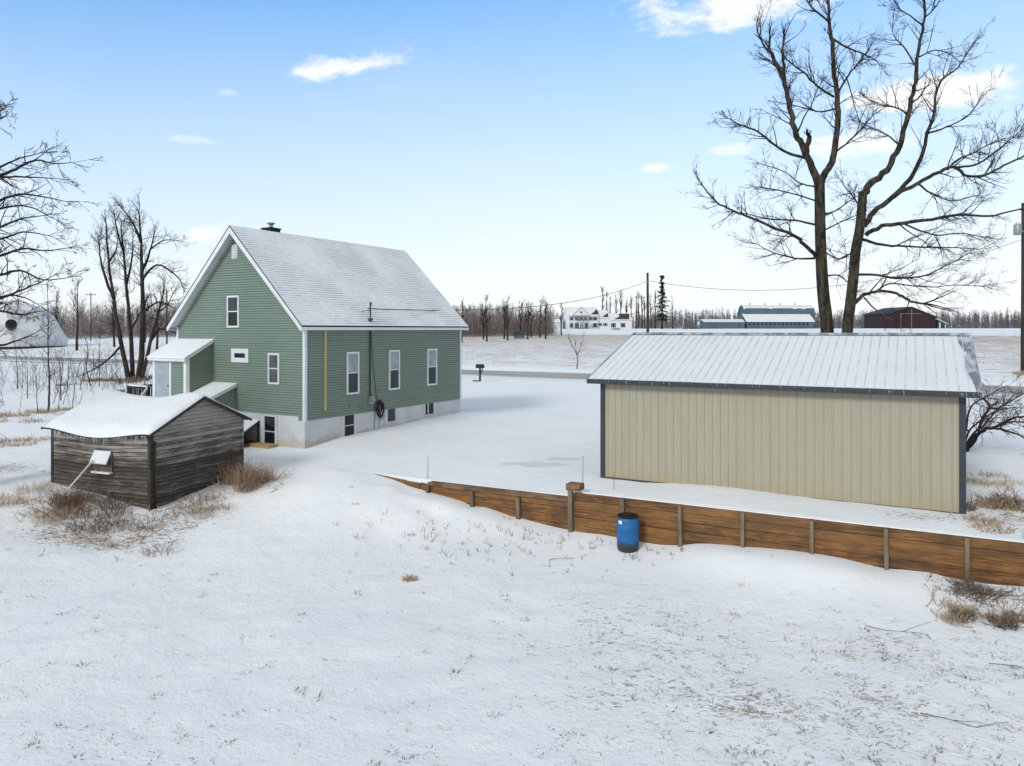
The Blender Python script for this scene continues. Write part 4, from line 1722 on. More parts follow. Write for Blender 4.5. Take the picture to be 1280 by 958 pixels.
FINE = (.6, 2.0)
TW = [38, 35, 33, 31, 30, 31, 30]
big_tree('tall bare forked tree behind the garage, left one of the pair', 36,
         [(388, 925), (377, 820), (371, 720), (368, 620), (367, 550), (366, 515), (366, 495)],
         [([(364, 515), (345, 465), (328, 425), (303, 383), (290, 330), (277, 270), (262, 212), (242, 170), (226, 135)], 24, 12, (0, -1.5), 2.2, FINE, .05),
          ([(326, 425), (333, 400), (337, 380)], 20, 17, (-.2, -.6), 0.5, (.4, .8), .1),
          ([(277, 272), (268, 200), (263, 150), (266, 112)], 11, 8, (-.8, -1.0), 2.5, FINE, .05),
          ([(232, 150), (212, 128), (198, 100), (192, 85)], 8, 4, (-1.4, -1.8), 3, FINE, .05),
          ([(368, 515), (388, 470), (408, 428), (415, 350), (416, 270), (407, 190), (401, 120), (393, 60), (390, 5), (384, -60)], 25, 9, (0, 1.2), 2.2, FINE, .05),
          ([(413, 422), (440, 402), (480, 362), (512, 325)], 8, 4, (.3, 1.5), 2.5, FINE, .04),
          ([(416, 262), (440, 220), (470, 182), (500, 142)], 8, 5, (.6, 2.2), 2.5, FINE, .05),
          ([(402, 108), (440, 132), (492, 152), (525, 170)], 8, 4, (.9, 2.6), 3, FINE, .02),
          ([(405, 270), (360, 240), (322, 202), (285, 175), (262, 150)], 8, 4, (.6, -1.5), 2.5, FINE, .04),
          ([(393, 62), (352, 28), (330, 0), (315, -30)], 8, 4, (1, 2.3), 3, FINE, .05),
          ([(440, 215), (452, 250), (462, 290), (475, 330)], 5, 3, (1.4, 2.6), 2.5, FINE, -.02),
          ([(412, 302), (370, 312), (320, 300), (280, 290)], 7, 3, (.5, 2.0), 2.5, FINE, .03),
          ([(300, 385), (320, 335), (345, 290), (360, 250)], 6, 3, (-.5, -1.6), 2.5, FINE, .05),
          ([(356, 715), (330, 690), (300, 660), (240, 635), (170, 605), (110, 580), (75, 560), (35, 510)], 14, 4, (0, -3.2), 2.3, FINE, .05),
          ([(357, 627), (300, 615), (230, 610), (180, 600), (130, 590)], 8, 3, (0, 2.8), 2.2, FINE, .03),
          ([(352, 720), (300, 720), (240, 705), (190, 680)], 8, 3, (0, 2.5), 3, FINE, .06),
          ([(330, 440), (290, 430), (240, 405), (200, 370), (150, 350), (112, 330)], 11, 3, (-.3, -3), 3.0, FINE, .07),
          ([(352, 520), (310, 510), (270, 480), (215, 460)], 6, 3, (0, 2.4), 2.6, FINE, .04),
          ([(357, 560), (310, 545), (250, 530), (205, 522)], 6, 3, (0, -2.6), 2.6, FINE, .05),
          ([(372, 600), (410, 588), (450, 560), (485, 540)], 7, 3, (0, 2.2), 2.4, FINE, .05),
          ([(374, 645), (420, 622), (470, 600)], 6, 3, (0, -2.2), 2.4, FINE, .05),
          ([(378, 700), (420, 722), (455, 705)], 6, 3, (0, -1.8), 2.6, FINE, .06),
          ([(380, 770), (420, 768), (450, 792), (470, 810)], 6, 3, (0, 1.8), 2.6, FINE, .02)], 101)
TW = [32, 31, 30, 29, 28, 27, 25]
big_tree('tall bare leaning tree behind the garage, right one of the pair', 35,
         [(444, 925), (452, 850), (461, 770), (467, 700), (478, 640), (484, 580), (487, 535)],
         [([(487, 540), (520, 500), (560, 465), (588, 410), (605, 350), (620, 290), (632, 240), (637, 180), (645, 120), (657, 70), (660, 20), (650, -30)], 24, 7, (0, 1.8), 1.6, FINE, .05),
          ([(490, 632), (520, 590), (570, 550), (618, 500), (648, 440), (668, 370), (685, 320), (690, 270), (705, 225), (750, 190), (785, 135)], 19, 4, (0, -2.4), 1.8, FINE, .05),
          ([(496, 655), (540, 630), (600, 622), (680, 611), (760, 598), (840, 603), (900, 588), (940, 580)], 16, 4, (0, -3.0), 2.0, FINE, .04),
          ([(560, 557), (640, 510), (700, 480), (740, 466), (780, 490), (830, 486), (880, 462), (940, 432)], 14, 6, (-.6, -3.2), 2.2, FINE, .05),
          ([(722, 472), (760, 440), (790, 430), (840, 402), (905, 380)], 8, 3, (-1.6, 1.0), 2.8, FINE, .06),
          ([(740, 466), (800, 460), (850, 430), (885, 400), (925, 365)], 8, 3, (-1.8, -4), 2.8, FINE, .06),
          ([(488, 668), (540, 682), (600, 686), (680, 690), (740, 690), (810, 695)], 11, 3, (0, 3.2), 2.6, FINE, .02),
          ([(600, 622), (650, 645), (700, 655), (760, 650), (815, 660)], 7, 3, (-.9, -2.8), 2.6, FINE, .03),
          ([(462, 765), (520, 765), (580, 775), (650, 770), (700, 750), (755, 722)], 9, 3, (0, -2.6), 3.0, FINE, .04),
          ([(456, 850), (480, 830), (510, 815), (550, 812), (590, 822), (620, 840), (658, 846)], 13, 8, (0, -1.6), 2.0, FINE, .02),
          ([(520, 815), (560, 790), (610, 795), (680, 800), (740, 795), (820, 798)], 6, 2, (-.5, -2.5), 3.0, FINE, .03),
          ([(490, 830), (520, 860), (545, 880), (570, 895)], 6, 3, (-.4, -1.5), 3.0, (.5, 1.2), -.03),
          ([(484, 590), (465, 555), (440, 525), (425, 500)], 7, 3, (0, 2), 2.4, FINE, .06),
          ([(467, 705), (440, 712), (418, 722), (400, 706)], 6, 3, (0, 1.5), 2.6, FINE, .06),
          ([(590, 408), (560, 380), (520, 360), (480, 340)], 7, 3, (.6, 2.4), 2.6, FINE, .04),
          ([(612, 320), (580, 300), (530, 290), (490, 270)], 6, 3, (.9, -1), 2.6, FINE, .04),
          ([(637, 190), (600, 130), (580, 110), (570, 90)], 6, 3, (1.2, 2.6), 2.6, FINE, .06),
          ([(640, 160), (690, 140), (735, 155)], 6, 3, (1.3, .2), 2.8, FINE, .03),
          ([(655, 75), (620, 45), (590, 25), (575, 0)], 6, 3, (1.5, 3), 2.8, FINE, .05),
          ([(659, 50), (690, 20), (705, -10)], 6, 3, (1.6, .8), 2.8, FINE, .05),
          ([(620, 290), (645, 270), (658, 250)], 7, 5, (.9, .2), 1.5, (.5, 1), .05),
          ([(668, 372), (720, 355), (770, 330), (800, 300)], 7, 3, (-1.2, -3), 2.8, FINE, .05),
          ([(640, 512), (680, 540), (740, 560), (800, 545)], 7, 3, (-.8, 1.5), 2.8, FINE, .04)], 102)

# tree at the left whose trunk stands outside the frame
random.seed(33)


def c4(L):
    return [(x / 2.395, 140 + y / 2.395) for x, y in L]


dL = 21.0
p0 = at(-110, 600, dL)
base = Vector((p0.x, p0.y, zg(p0.x, p0.y)))
lt_ = thing('bare_tree', 'bare tree whose long drooping branches reach in from the left edge', 'tree', base)
q = MB()
tr_pts = [Vector((0, 0, -.4)), Vector((.05, 0, 2)), Vector((.1, .1, 5)), Vector((.0, .1, 8)), Vector((.1, 0, 11)), Vector((0, 0, 13.5))]
q.tube(catmull(tr_pts, 4), [.42 - .33 * i / 20 for i in range(21)], 12)
q.build('trunk', M['bark'], lt_)
tw = MB()
for (L, dd) in (([(-250, 300), (-120, 215), (0, 190), (60, 165), (110, 145), (160, 155), (215, 152)], -1.5), ([(-250, 290), (-90, 190), (0, 165), (50, 142), (130, 122)], .8),
                ([(-250, 300), (-100, 210), (0, 196), (100, 196), (175, 200)], 1.6), ([(-250, 350), (-90, 290), (0, 265), (60, 246), (130, 255), (195, 268)], -1.0),
                ([(-250, 360), (-80, 305), (0, 290), (80, 282), (165, 322)], 1.2), ([(-250, 420), (-80, 365), (0, 345), (60, 322), (135, 310)], -1.8),
                ([(-250, 430), (-80, 390), (0, 382), (70, 360), (150, 372)], .5), ([(-250, 480), (-80, 440), (0, 430), (70, 410), (140, 415), (220, 405)], 1.4),
                ([(-250, 540), (-80, 505), (0, 490), (60, 475), (130, 503), (205, 496)], -1.2), ([(-250, 620), (-80, 585), (0, 560), (50, 540), (100, 520), (165, 488)], -.3),
                ([(-250, 600), (-80, 570), (0, 553), (60, 552), (120, 580)], 1.8), ([(-250, 640), (-80, 600), (0, 597), (60, 606), (100, 600)], -2.0),
                ([(-250, 720), (-80, 710), (0, 700), (60, 682), (110, 660)], 1.0), ([(-250, 200), (-100, 60), (0, 20), (20, 10)], 1.0), ([(-250, 120), (-100, 40), (-5, 0), (15, -12)], -1)):
    L = [(x, y) for x, y in L]
    sm, rad = limb3d(c4(L), dL, (0, dd), .06, .012, base)
    rad = [.075 - .066 * (i / (len(rad) - 1)) ** .7 for i in range(len(rad))]
    lb = MB()
    lb.tube(sm, rad, 7)
    lb.build('limb', M['twig'], lt_)
    dress(tw, sm, rad, 2.5, (.40, 1.0), .0, 2, .3, kids=3, wander=.2)
tw.build('twigs', M['twig'], lt_)


# free standing multi-stem clump by the house
def traced_tree(name, label, d, trunk, tw_, limbs, seed, gmap, cat='tree', group=None, mat='bark_far', twmat='twig', Lr=(.8, 2.4), per=2.4, up=.06, lev=2, kids=5):
    random.seed(seed)
    tp = gmap(trunk)
    p0 = at(tp[0][0], tp[0][1], d)
    base = Vector((p0.x, p0.y, zg(p0.x, p0.y)))
    t = thing(name, label, cat, base, 0, group)
    s_ = d / FPX / 2
    pts = [Vector((0, 0, -.3))] + [at(x, y, d) - base for x, y in tp[0:]]
    if pts[1].z < .1:
        pts[1].z = .1
    sm = catmull(pts, 4)
    m = len(sm)
    rad = [(tw_[0] + (tw_[1] * .45 - tw_[0]) * (i / (m - 1)) ** .75) * .86 * s_ for i in range(m)]
    for i in range(2, m - 1):
        sm[i] = sm[i] + Vector((random.gauss(0, 1), random.gauss(0, 1), 0)) * rad[i] * .15
    q = MB()
    q.tube(sm, rad, 9)
    q.build('trunk', M[mat], t)
    cr = MB()
    for (L, w0, w1, dd) in limbs:
        ls, lr_ = limb3d(gmap(L), d, (0, dd), w0 * .8 * s_, max(.01, w1 * .5 * s_), base)
        cr.tube(ls, lr_, 6)
        dress(cr, ls, lr_, per, Lr, up, lev, .15, kids=kids)
    dress(cr, sm, rad, per, Lr, up, lev, .4, kids=kids, rmul=.4)
    cr.build('crown', M[twmat], t)
    return t


g4 = 'stems of the bare tree clump left of the house'
traced_tree('bare_tree', 'left leaning stem of the bare clump beside the house', 70, [(386, 800), (360, 680), (340, 560), (325, 450), (318, 335)], (10, 4),
            [([(340, 560), (310, 480), (300, 430), (296, 380)], 5, 2, 1), ([(325, 450), (345, 420), (352, 390)], 4, 2, -1), ([(365, 700), (300, 760), (240, 790)], 4, 1.5, 2)], 41, c4, group=g4)
traced_tree('bare_tree', 'straight middle stem of the bare clump beside the house', 70.5, [(398, 800), (390, 650), (378, 520), (370, 420), (362, 345)], (9, 3.5),
            [([(378, 520), (395, 440), (398, 380)], 4, 2, 1), ([(372, 430), (352, 360), (345, 320)], 4, 2, -1), ([(390, 660), (420, 600), (440, 560)], 3, 1.5, 2)], 42, c4, group=g4)
traced_tree('bare_tree', 'thickest tallest stem of the bare clump beside the house', 70, [(418, 800), (428, 640), (425, 480), (422, 390), (416, 300)], (12, 3.5),
            [([(422, 390), (405, 345), (370, 294)], 5, 2.5, -1), ([(425, 480), (448, 420), (462, 365)], 5, 2, 1), ([(427, 500), (470, 458), (530, 492), (545, 520)], 4, 2, -1.5),
             ([(450, 410), (490, 385), (530, 385)], 3, 1.5, 1), ([(428, 600), (470, 570), (500, 575)], 4, 2, -1)], 43, c4, group=g4)
traced_tree('bare_tree', 'shortest right leaning stem of the bare clump beside the house', 69.5, [(426, 795), (450, 690), (474, 600), (486, 560), (492, 520)], (8, 2.5),
            [([(450, 690), (480, 650), (520, 660)], 4, 2, 1), ([(474, 600), (500, 580), (520, 540)], 3, 1.5, -1)], 44, c4, group=g4)
# saplings at the left
c5 = lambda L: [(x / 4.354, 340 + y / 4.354) for x, y in L]
g5 = 'thin young trees in the snow left of the shed'
for i, (lab, d, tr_, w_) in enumerate((
        ('tallest dark young tree in snow left of the shed', 41, [(265, 765), (268, 600), (262, 420), (262, 250), (258, 80)], (4.2, 1.3)),
        ('slim stake-like young tree nearest the shed roof', 40, [(206, 785), (200, 680), (198, 600), (195, 540)], (1.8, .8)),
        ('crooked thin young tree halfway to the clump by the house', 62, [(492, 628), (470, 520), (478, 420), (455, 330), (445, 270)], (2.5, .8)),
        ('straight thin young tree just left of the house clump', 62, [(540, 625), (541, 520), (541, 420), (545, 350)], (2.0, .8)),
        ('thin young tree at the far left before the road', 60, [(95, 650), (95, 560), (88, 450), (80, 380)], (2.0, .7)),
        ('double stemmed small young tree right of the tallest young tree', 50, [(330, 635), (332, 560), (322, 490), (300, 430)], (2.2, .8)),
        ('low leaning young tree touching the shed roof line', 42, [(318, 740), (325, 660), (335, 600), (345, 540)], (1.2, .6)),
        ('short young tree beside the leaning one by the shed roof', 43, [(395, 710), (405, 650), (410, 610), (420, 570)], (1.2, .6)),
        ('spindly young tree left of the tallest young tree', 52, [(150, 640), (150, 560), (146, 470), (150, 420)], (1.5, .6)),
        ('fine young tree right of centre between clump and tallest young tree', 58, [(440, 635), (437, 590), (410, 540), (400, 500)], (1.5, .6)))):
    traced_tree('young_tree', lab, d, tr_, w_, [], 50 + i, c5, 'young tree', g5, 'sapling', 'sapling', (.5, 1.5) if i else (.6, 1.6), 3.0 if i else 4.0, .10, 1, 5)
traced_tree('young_tree', 'small leafless young tree across the road left of the garage', 84, [(573, 472), (576, 430), (572, 400), (566, 365)], (2.6, 1.0),
            [([(574, 405), (590, 370), (597, 340)], 1.5, .6, .5), ([(572, 400), (550, 360), (540, 330)], 1.5, .6, -.5)], 71, lambda L: [(560 + x / 3.556, 330 + y / 3.556) for x, y in L], 'young tree', None, 'sapling', 'sapling', (.5, 1.4), 3, .12, 1, 5)
random.seed(95)
th = MB()
for i in range(150):
    px, d = random.uniform(-60, 215), random.uniform(44, 76)
    if d > 62 and px > 150:
        continue
    q = at(px, 412, d)
    if mnoise.noise(Vector((q.x * .25, q.y * .25, 1))) < -.08:
        continue
    z = zg(q.x, q.y)
    for k_ in range(random.randint(1, 4)):
        grow(th, Vector((q.x + random.gauss(0, .3), q.y + random.gauss(0, .3), z - .05)), Vector((random.gauss(0, .25), random.gauss(0, .25), 1)), random.uniform(.7, 3.2) * (1.0 if random.random() < .8 else 1.5), random.uniform(.010, .022), 1, .05, .22, 5, 4, rmin=.006)
o = th.build('thicket', M['sapling'], None, recalc=False)
tag(o, 'thin leafless scrub stems standing in the snow left of the house', 'scrub', kind='stuff')
# spreading bush at the right end of the garage
random.seed(81)
c6 = lambda L: [(1190 + x / 6.843, 440 + y / 6.843) for x, y in L]
db = 27.5
p0 = at(1206, 566, db)
base = Vector((p0.x, p0.y, zg(p0.x, p0.y)))
bu = thing('bare_shrub', 'bare spreading shrub growing beyond the right end of the garage', 'shrub', base)
tw = MB()
st = MB()
for (L, w0, w1, dd) in (([(105, 860), (180, 750), (235, 690), (300, 660), (370, 640), (440, 610), (520, 570), (640, 550)], 6, 2, -.8), ([(120, 850), (215, 720), (235, 650), (265, 560), (320, 480), (310, 440), (250, 390)], 4.5, 2, .8),
                        ([(330, 655), (420, 660), (510, 690), (580, 715), (640, 750)], 3.5, 1.5, -1.2), ([(420, 615), (520, 600), (640, 605)], 3, 1.3, .6), ([(110, 840), (130, 780), (200, 680), (260, 640), (330, 560), (420, 470), (520, 410), (640, 340)], 3.5, 1.3, 1.4),
                        ([(105, 800), (140, 690), (200, 620), (280, 560), (400, 500), (500, 480)], 3, 1.2, 1.0), ([(100, 760), (150, 500), (220, 420), (300, 380), (380, 330)], 3, 1, 1.2), ([(320, 480), (400, 480), (450, 450), (520, 380)], 2.5, 1, .5)):
    ls, lr_ = limb3d(c6(L), db, (0, dd), w0 * db / FPX / 2, max(.006, w1 * db / FPX / 2), base)
    st.tube(ls, lr_, 7)
    dress(tw, ls, lr_, 5.0, (.35, 1.1), .03, 2, .2, kids=4)
st.build('stem', M['twig'], bu)
tw.build('twigs', M['sapling'], bu)


# generic distant bare tree
def far_tree(name, label, px, d, h_, seed, w=.22, spread=.5, group=None, mat='bark_far', upright=.30, kids=7, lev=2, base_t=.25):
    random.seed(seed)
    p = at(px, 412, d)
    t = thing(name, label, 'tree', (p.x, p.y, zg(p.x, p.y)), 0, group)
    pts = [Vector((0, 0, -.3))]
    x = y = 0
    n = 6
    for i in range(1, n + 1):
        x += random.gauss(0, .10)
        y += random.gauss(0, .10)
        pts.append(Vector((x, y, h_ * i / n)))
    q = MB()
    rad = [w * (1 - .85 * i / n) for i in range(n + 1)]
    q.tube(pts, rad, 6)
    q.build('trunk', M[mat], t)
    cr = MB()
    for j in range(int(kids * 1.7)):
        t_ = random.uniform(base_t, .97)
        f = t_ * n
        i = min(n - 1, int(f))
        q_ = pts[i].lerp(pts[i + 1], f - i)
        a = random.uniform(0, 2 * math.pi)
        dirv = Vector((math.cos(a) * spread, math.sin(a) * spread, .75))
        grow(cr, q_, dirv, h_ * random.uniform(.16, .34) * (1.25 - .7 * t_), w * .42 * (1.05 - .7 * t_), lev, upright * .5, .25, 5, 4, rmin=.025)
    cr.build('crown', M[mat], t)
    return t


ordw = ['first', 'second', 'third', 'fourth', 'fifth', 'sixth', 'seventh', 'eighth', 'ninth', 'tenth', 'eleventh', 'twelfth', 'thirteenth', 'fourteenth', 'fifteenth', 'sixteenth']
# row in front of the brush between the house and the white house
for i, (px, d, top) in enumerate(((577, 160, 376), (604, 176, 381), (608.5, 165, 374.5), (630, 178, 380), (634.5, 170, 377), (652, 185, 378), (659.5, 175, 377), (664, 190, 382), (675, 185, 378), (682, 175, 376), (702, 200, 383))):
    far_tree('bare_tree', ordw[i] + ' dark bare tree from the house in the row before the brush', px, d, at(px, top, d).z - np.interp(d * .88, FB, FZ), 200 + i, .24, .45, 'row of bare trees before the brush')
for i, (px, top) in enumerate(((753, 360), (759, 370), (763, 372), (770, 371), (775.5, 362), (783, 372), (789, 374), (795, 371), (798, 368), (803, 370), (806, 372), (814, 371), (819, 368))):
    far_tree('bare_tree', ordw[i] + ' tall thin bare tree in the row behind the white house', px, 345 + (i % 3) * 9, at(px, top, 350).z - 5, 240 + i, .42, .16, 'thin trees behind the white house', upright=.5, kids=6, base_t=.35)
far_tree('bare_tree', 'thin bare tree standing alone right of the spruce', 840.5, 300, 11.5, 260, .3, .14, upright=.5, kids=5)
for i, (px, d, top, lab) in enumerate(((96, 150, 352, 'bare twin topped tree across the road at the left woods'), (143, 165, 370, 'bare tree at the wood edge left of the clump'), (70, 190, 366, 'thin bare tree behind the geodesic dome'), (196, 150, 372, 'bare tree at the wood edge between the clump and the house'), (181, 190, 368, 'slender bare tree behind the clump by the house'))):
    far_tree('bare_tree', lab, px, d, at(px, top, d).z - np.interp(d * .6, FB, FZ), 270 + i, .26, .4)
# spruce
random.seed(91)
p = at(827.5, 411, 300)
sz = zg(p.x, p.y)
sp = thing('spruce_tree', 'tall ragged dark green spruce right of the utility pole', 'tree', (p.x, p.y, sz))
Hs = at(0, 344.5, 300).z - sz
q = MB()
q.tube([(0, 0, -.5), (.1, 0, Hs * .5), (-.2, 0, Hs)], [.42, .3, .06], 8)
q.build('trunk', M['bark_far'], sp)
q = MB()
for i in range(150):
    t = random.uniform(.17, 1.0)
    a = random.uniform(0, 2 * math.pi)
    prof_ = 3.9 * (1 - t) ** .7 * (.35 + .65 * min(1, t / .3)) * random.choice((.45, .7, 1.0, 1.25)) + .25
    if t > .72:
        prof_ = random.uniform(.4, 1.2)
    b0 = Vector((0, 0, Hs * t))
    dirv = Vector((math.cos(a), math.sin(a), random.uniform(-.45, .05)))
    tip = b0 + dirv * prof_
    for k in range(16):
        c = b0.lerp(tip, random.uniform(.1, 1)) + Vector((random.gauss(0, .14), random.gauss(0, .14), random.gauss(-.1, .14)))
        e1 = dirv * random.uniform(.4, .8) + rnd_perp(dirv.normalized()) * .2
        e2 = rnd_perp(dirv.normalized()) * random.uniform(.25, .5)
        q.quad(c - e1 * .5, c + e2 * .5, c + e1 * .6, c - e2 * .5)
q.build('crown', M['needle'], sp, recalc=False)


# ------------------------------------------------------------------ woods that read as one mass
def woods(name, strips, seed, mat, label):
    """strips: (px0, px1, d0, d1, count, hmin, hmax, wscale)"""
    random.seed(seed)
    mb = MB()
    spots = []
    for (px0, px1, d0, d1, cnt, h0, h1, ws) in strips:
        for _ in range(cnt):
            d = random.uniform(d0, d1)
            spots.append((at(random.uniform(px0, px1), 412, d), random.uniform(h0, h1) * (1 + .18 * mnoise.noise(Vector((random.random() * 2, d * .02, 0)))), ws))
    zs = height(np.array([s_[0].x for s_ in spots]), np.array([s_[0].y for s_ in spots]))
    for (p, h_, ws), z in zip(spots, zs):
        low_ = random.random() < .45                     # understorey: many stems, no leader
        if low_:
            h_ *= random.uniform(.35, .7)
        b = Vector((p.x, p.y, z - .2))
        top = b + Vector((random.gauss(0, .07) * h_, random.gauss(0, .07) * h_, h_))
        if not low_:
            mb.tube([b, b.lerp(top, .5) + Vector((random.gauss(0, .025) * h_, random.gauss(0, .025) * h_, 0)), top], [.075 * ws, .05 * ws, .015 * ws], 3, cap=False)
        for k in range(32):
            t = random.uniform(.0 if low_ else .12, .95) ** (1.3 if low_ else .8)
            q = b.lerp(top, t)
            if low_:
                q = q + Vector((random.gauss(0, 1.0), random.gauss(0, 1.0), 0))
            a = random.uniform(0, 2 * math.pi)
            L = h_ * random.uniform(.12, .32) * (1.1 - .65 * t)
            e = q + Vector((math.cos(a) * L * .85, math.sin(a) * L * .85, L * random.uniform(.15, 1.0)))
            sd = Vector((-math.sin(a), math.cos(a), .4)) * .036 * ws * random.uniform(.6, 1.3)
            mb.quad(q - sd, q + sd, e)
            for m_ in range(2):
                q2 = q.lerp(e, random.uniform(.3, .9))
                e2 = q2 + Vector((random.gauss(0, .3), random.gauss(0, .3), random.uniform(.1, .9))) * L * .7
                mb.quad(q2 - sd * .7, q2 + sd * .7, e2)
    o = mb.build(name, M[mat], None, recalc=False)
    return tag(o, label, 'woods', kind='stuff')


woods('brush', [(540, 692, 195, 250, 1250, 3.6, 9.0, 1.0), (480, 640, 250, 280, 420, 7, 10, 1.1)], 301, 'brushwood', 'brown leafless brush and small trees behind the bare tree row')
woods('woods', [(815, 1420, 560, 760, 3000, 9, 16, 2.8), (1420, 2200, 500, 700, 800, 9, 15, 2.8)], 302, 'farwood', 'far haze-greyed woodland along the horizon beyond the barns')
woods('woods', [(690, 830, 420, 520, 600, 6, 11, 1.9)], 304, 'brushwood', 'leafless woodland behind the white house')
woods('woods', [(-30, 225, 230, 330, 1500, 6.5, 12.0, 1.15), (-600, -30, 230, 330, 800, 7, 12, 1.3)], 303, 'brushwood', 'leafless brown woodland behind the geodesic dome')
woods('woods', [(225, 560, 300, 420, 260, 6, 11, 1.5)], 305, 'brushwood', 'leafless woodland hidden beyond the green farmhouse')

# ------------------------------------------------------------------ far buildings
# white colonial house
dW = 318
p = at(710, 411, dW)
zW = zg(p.x, p.y)
wh = thing('white_house', 'large white two storey house with dark shutters across the field', 'house', (p.x, p.y, zW), R(8))


def gable_block(x0, x1, y0, y1, eave, ridge, tag_, parent, wallmat, roofmat, snowmat=None, ov=.3):
    q = MB()
    q.box(x0, x1, y0, y1, -1, eave)
    ym = (y0 + y1) / 2
    q.prism([(y0, eave), (y1, eave), (ym, ridge)], x0, x1, 'x')
    w = q.build('wall', wallmat, parent)
    q = MB()
    sl_ = (ridge - eave) / (ym - y0)
    for s_ in (0, 1):
        fy = (lambda y: y) if s_ == 0 else (lambda y: y0 + y1 - y)
        q.prism([(fy(y0 - ov), eave - ov * sl_ + .05), (fy(ym), ridge + .05), (fy(ym), ridge + .30), (fy(y0 - ov), eave - ov * sl_ + .25)], x0 - ov, x1 + ov, 'x')
    r_ = q.build('roof', roofmat, parent)
    return w, r_


gable_block(0, 13.4, 0, 9, 5.9, 9.4, 'm', wh, M['far_white'], M['gsnow'])
gable_block(13.42, 18.6, 1.0, 9, 4.9, 8.0, 'm', wh, M['far_white'], M['gsnow'])
gable_block(18.62, 28.2, -1.0, 8, 3.9, 6.7, 'm', wh, M['far_white'], M['gsnow'])
q = MB()
q.prism([(2.0, 5.9), (9.2, 5.9), (5.6, 9.25)], -1.2, 2.0, 'y')
q.build('pediment', M['far_white'], wh)
q = MB()
q.prism([(1.6, 5.75), (5.6, 9.45), (5.6, 9.70), (1.6, 6.0)], -1.5, 4.4, 'y')
q.prism([(9.6, 5.75), (5.6, 9.45), (5.6, 9.70), (9.6, 6.0)], -1.5, 4.4, 'y')
q.build('pediment_roof', M['gsnow'], wh)
for (pts_, y_) in (([(10.2, 6.0), (13.6, 6.0), (13.6, 8.6), (12.6, 7.6)], 0), ([(15.5, 4.9), (18.2, 4.9), (18.7, 6.6), (17.6, 6.2)], 1.0), ([(20.2, 3.95), (27, 3.95), (28.3, 6.4), (23.5, 6.4), (23.0, 5.0)], -1.0)):
    q = MB()
    ym = {0: 4.5, 1.0: 5.0, -1.0: 3.5}[y_]
    ea, ri = {0: (5.9, 9.4), 1.0: (4.9, 8.0), -1.0: (3.9, 6.7)}[y_]
    vs = [(x, y_ + (z_ - ea) / (ri - ea) * (ym - y_), z_ + .345) for x, z_ in pts_]
    vs2 = [(x, y - .03, z_ + .04) for x, y, z_ in vs]
    i0 = len(q.v)
    q.v += vs + vs2
    nn = len(vs)
    q.f.append(tuple(range(nn)))
    q.f.append(tuple(range(2 * nn - 1, nn - 1, -1)))
    for k in range(nn):
        q.f.append((k, (k + 1) % nn, nn + (k + 1) % nn, nn + k))
    q.m += [0] * (nn + 2)
    q.sm += [False] * (nn + 2)
    q.build('bare_shingles', M['dark_roof'], wh)
for (x, z0, z1, y_, w_) in [(1.5, 3.75, 5.2, 0, .5), (3.6, 3.75, 5.2, -1.2, .5), (5.6, 3.75, 5.2, -1.2, .6), (7.6, 3.75, 5.2, -1.2, .5), (12.0, 3.75, 5.2, 0, .9), (1.5, .7, 2.5, 0, .5), (3.6, .3, 2.5, -1.2, .5), (7.7, .3, 2.5, -1.2, .5), (12.0, .7, 2.5, 0, 1.0),
                             (14.4, 1.4, 2.5, 1.0, .7), (16.8, 1.4, 2.5, 1.0, .7), (19.9, .8, 2.5, -1.0, .9), (24.2, .8, 2.5, -1.0, .9), (10.0, 3.75, 5.2, 0, .5)]:
    q = MB()
    q.box(x - w_ / 2 - .1, x + w_ / 2 + .1, y_ - .10, y_ - .002, z0 - .1, z1 + .1)
    wn = q.build('window', M['far_white'], wh)
    q = MB()
    q.box(x - w_ / 2, x + w_ / 2, y_ - .13, y_ - .101, z0, z1)
    q.build('pane', M['glass_dark'], wn)
    q = MB()
    for s_ in (-1, 1):
        xa, xb = sorted((x + s_ * (w_ / 2 + .12), x + s_ * (w_ / 2 + .52)))
        q.box(xa, xb, y_ - .12, y_ - .002, z0 - .05, z1 + .05)
    q.build('shutter', M['dark_roof'], wn)
q = MB()
for x in (2.3, 4.6, 6.6, 8.9):
    q.tube([(x, -2.2, -.2), (x, -2.2, 3.0)], .18, 8)
q.box(2.0, 9.2, -2.5, -1.2, 3.0, 3.25)
q.build('portico', M['far_white'], wh)
q = MB()
q.lathe([(0, 0), (.35, 0), (.35, .1), (0, .1)], 8)
q.v = [(5.6 + x, -1.25 - z_, 7.2 + y * 1.5) for x, y, z_ in q.v]
q.build('attic_window', M['glass_dark'], wh)
q = MB()
q.box(5.2, 6.1, -1.28, -1.2, 0, 2.3)
q.build('door', M['door'], wh)
# hedges in front
for i, (px, w_, h_, dd) in enumerate(((720, 5.5, .5, 308), (736, 4.5, .9, 311), (769.5, 1.6, .7, 270))):
    random.seed(400 + i)
    p = at(px, 412, dd)
    q = MB()
    for k in range(120):
        c = Vector((random.uniform(-w_, w_), random.uniform(-.8, .8), random.uniform(0, h_)))
        e = Vector((random.gauss(0, .4), random.gauss(0, .4), random.uniform(.1, .5)))
        q.quad(c, c + Vector((.14, 0, 0)), c + e)
    o = q.build('low_shrub', M['dead_weed'], None, (p.x, p.y, zg(p.x, p.y)), recalc=False)
    tag(o, ['low dark hedge on the lawn left of the white house door', 'low dark hedge close to the white house porch', 'small dark bush alone on the lawn before the white house'][i], 'shrub')
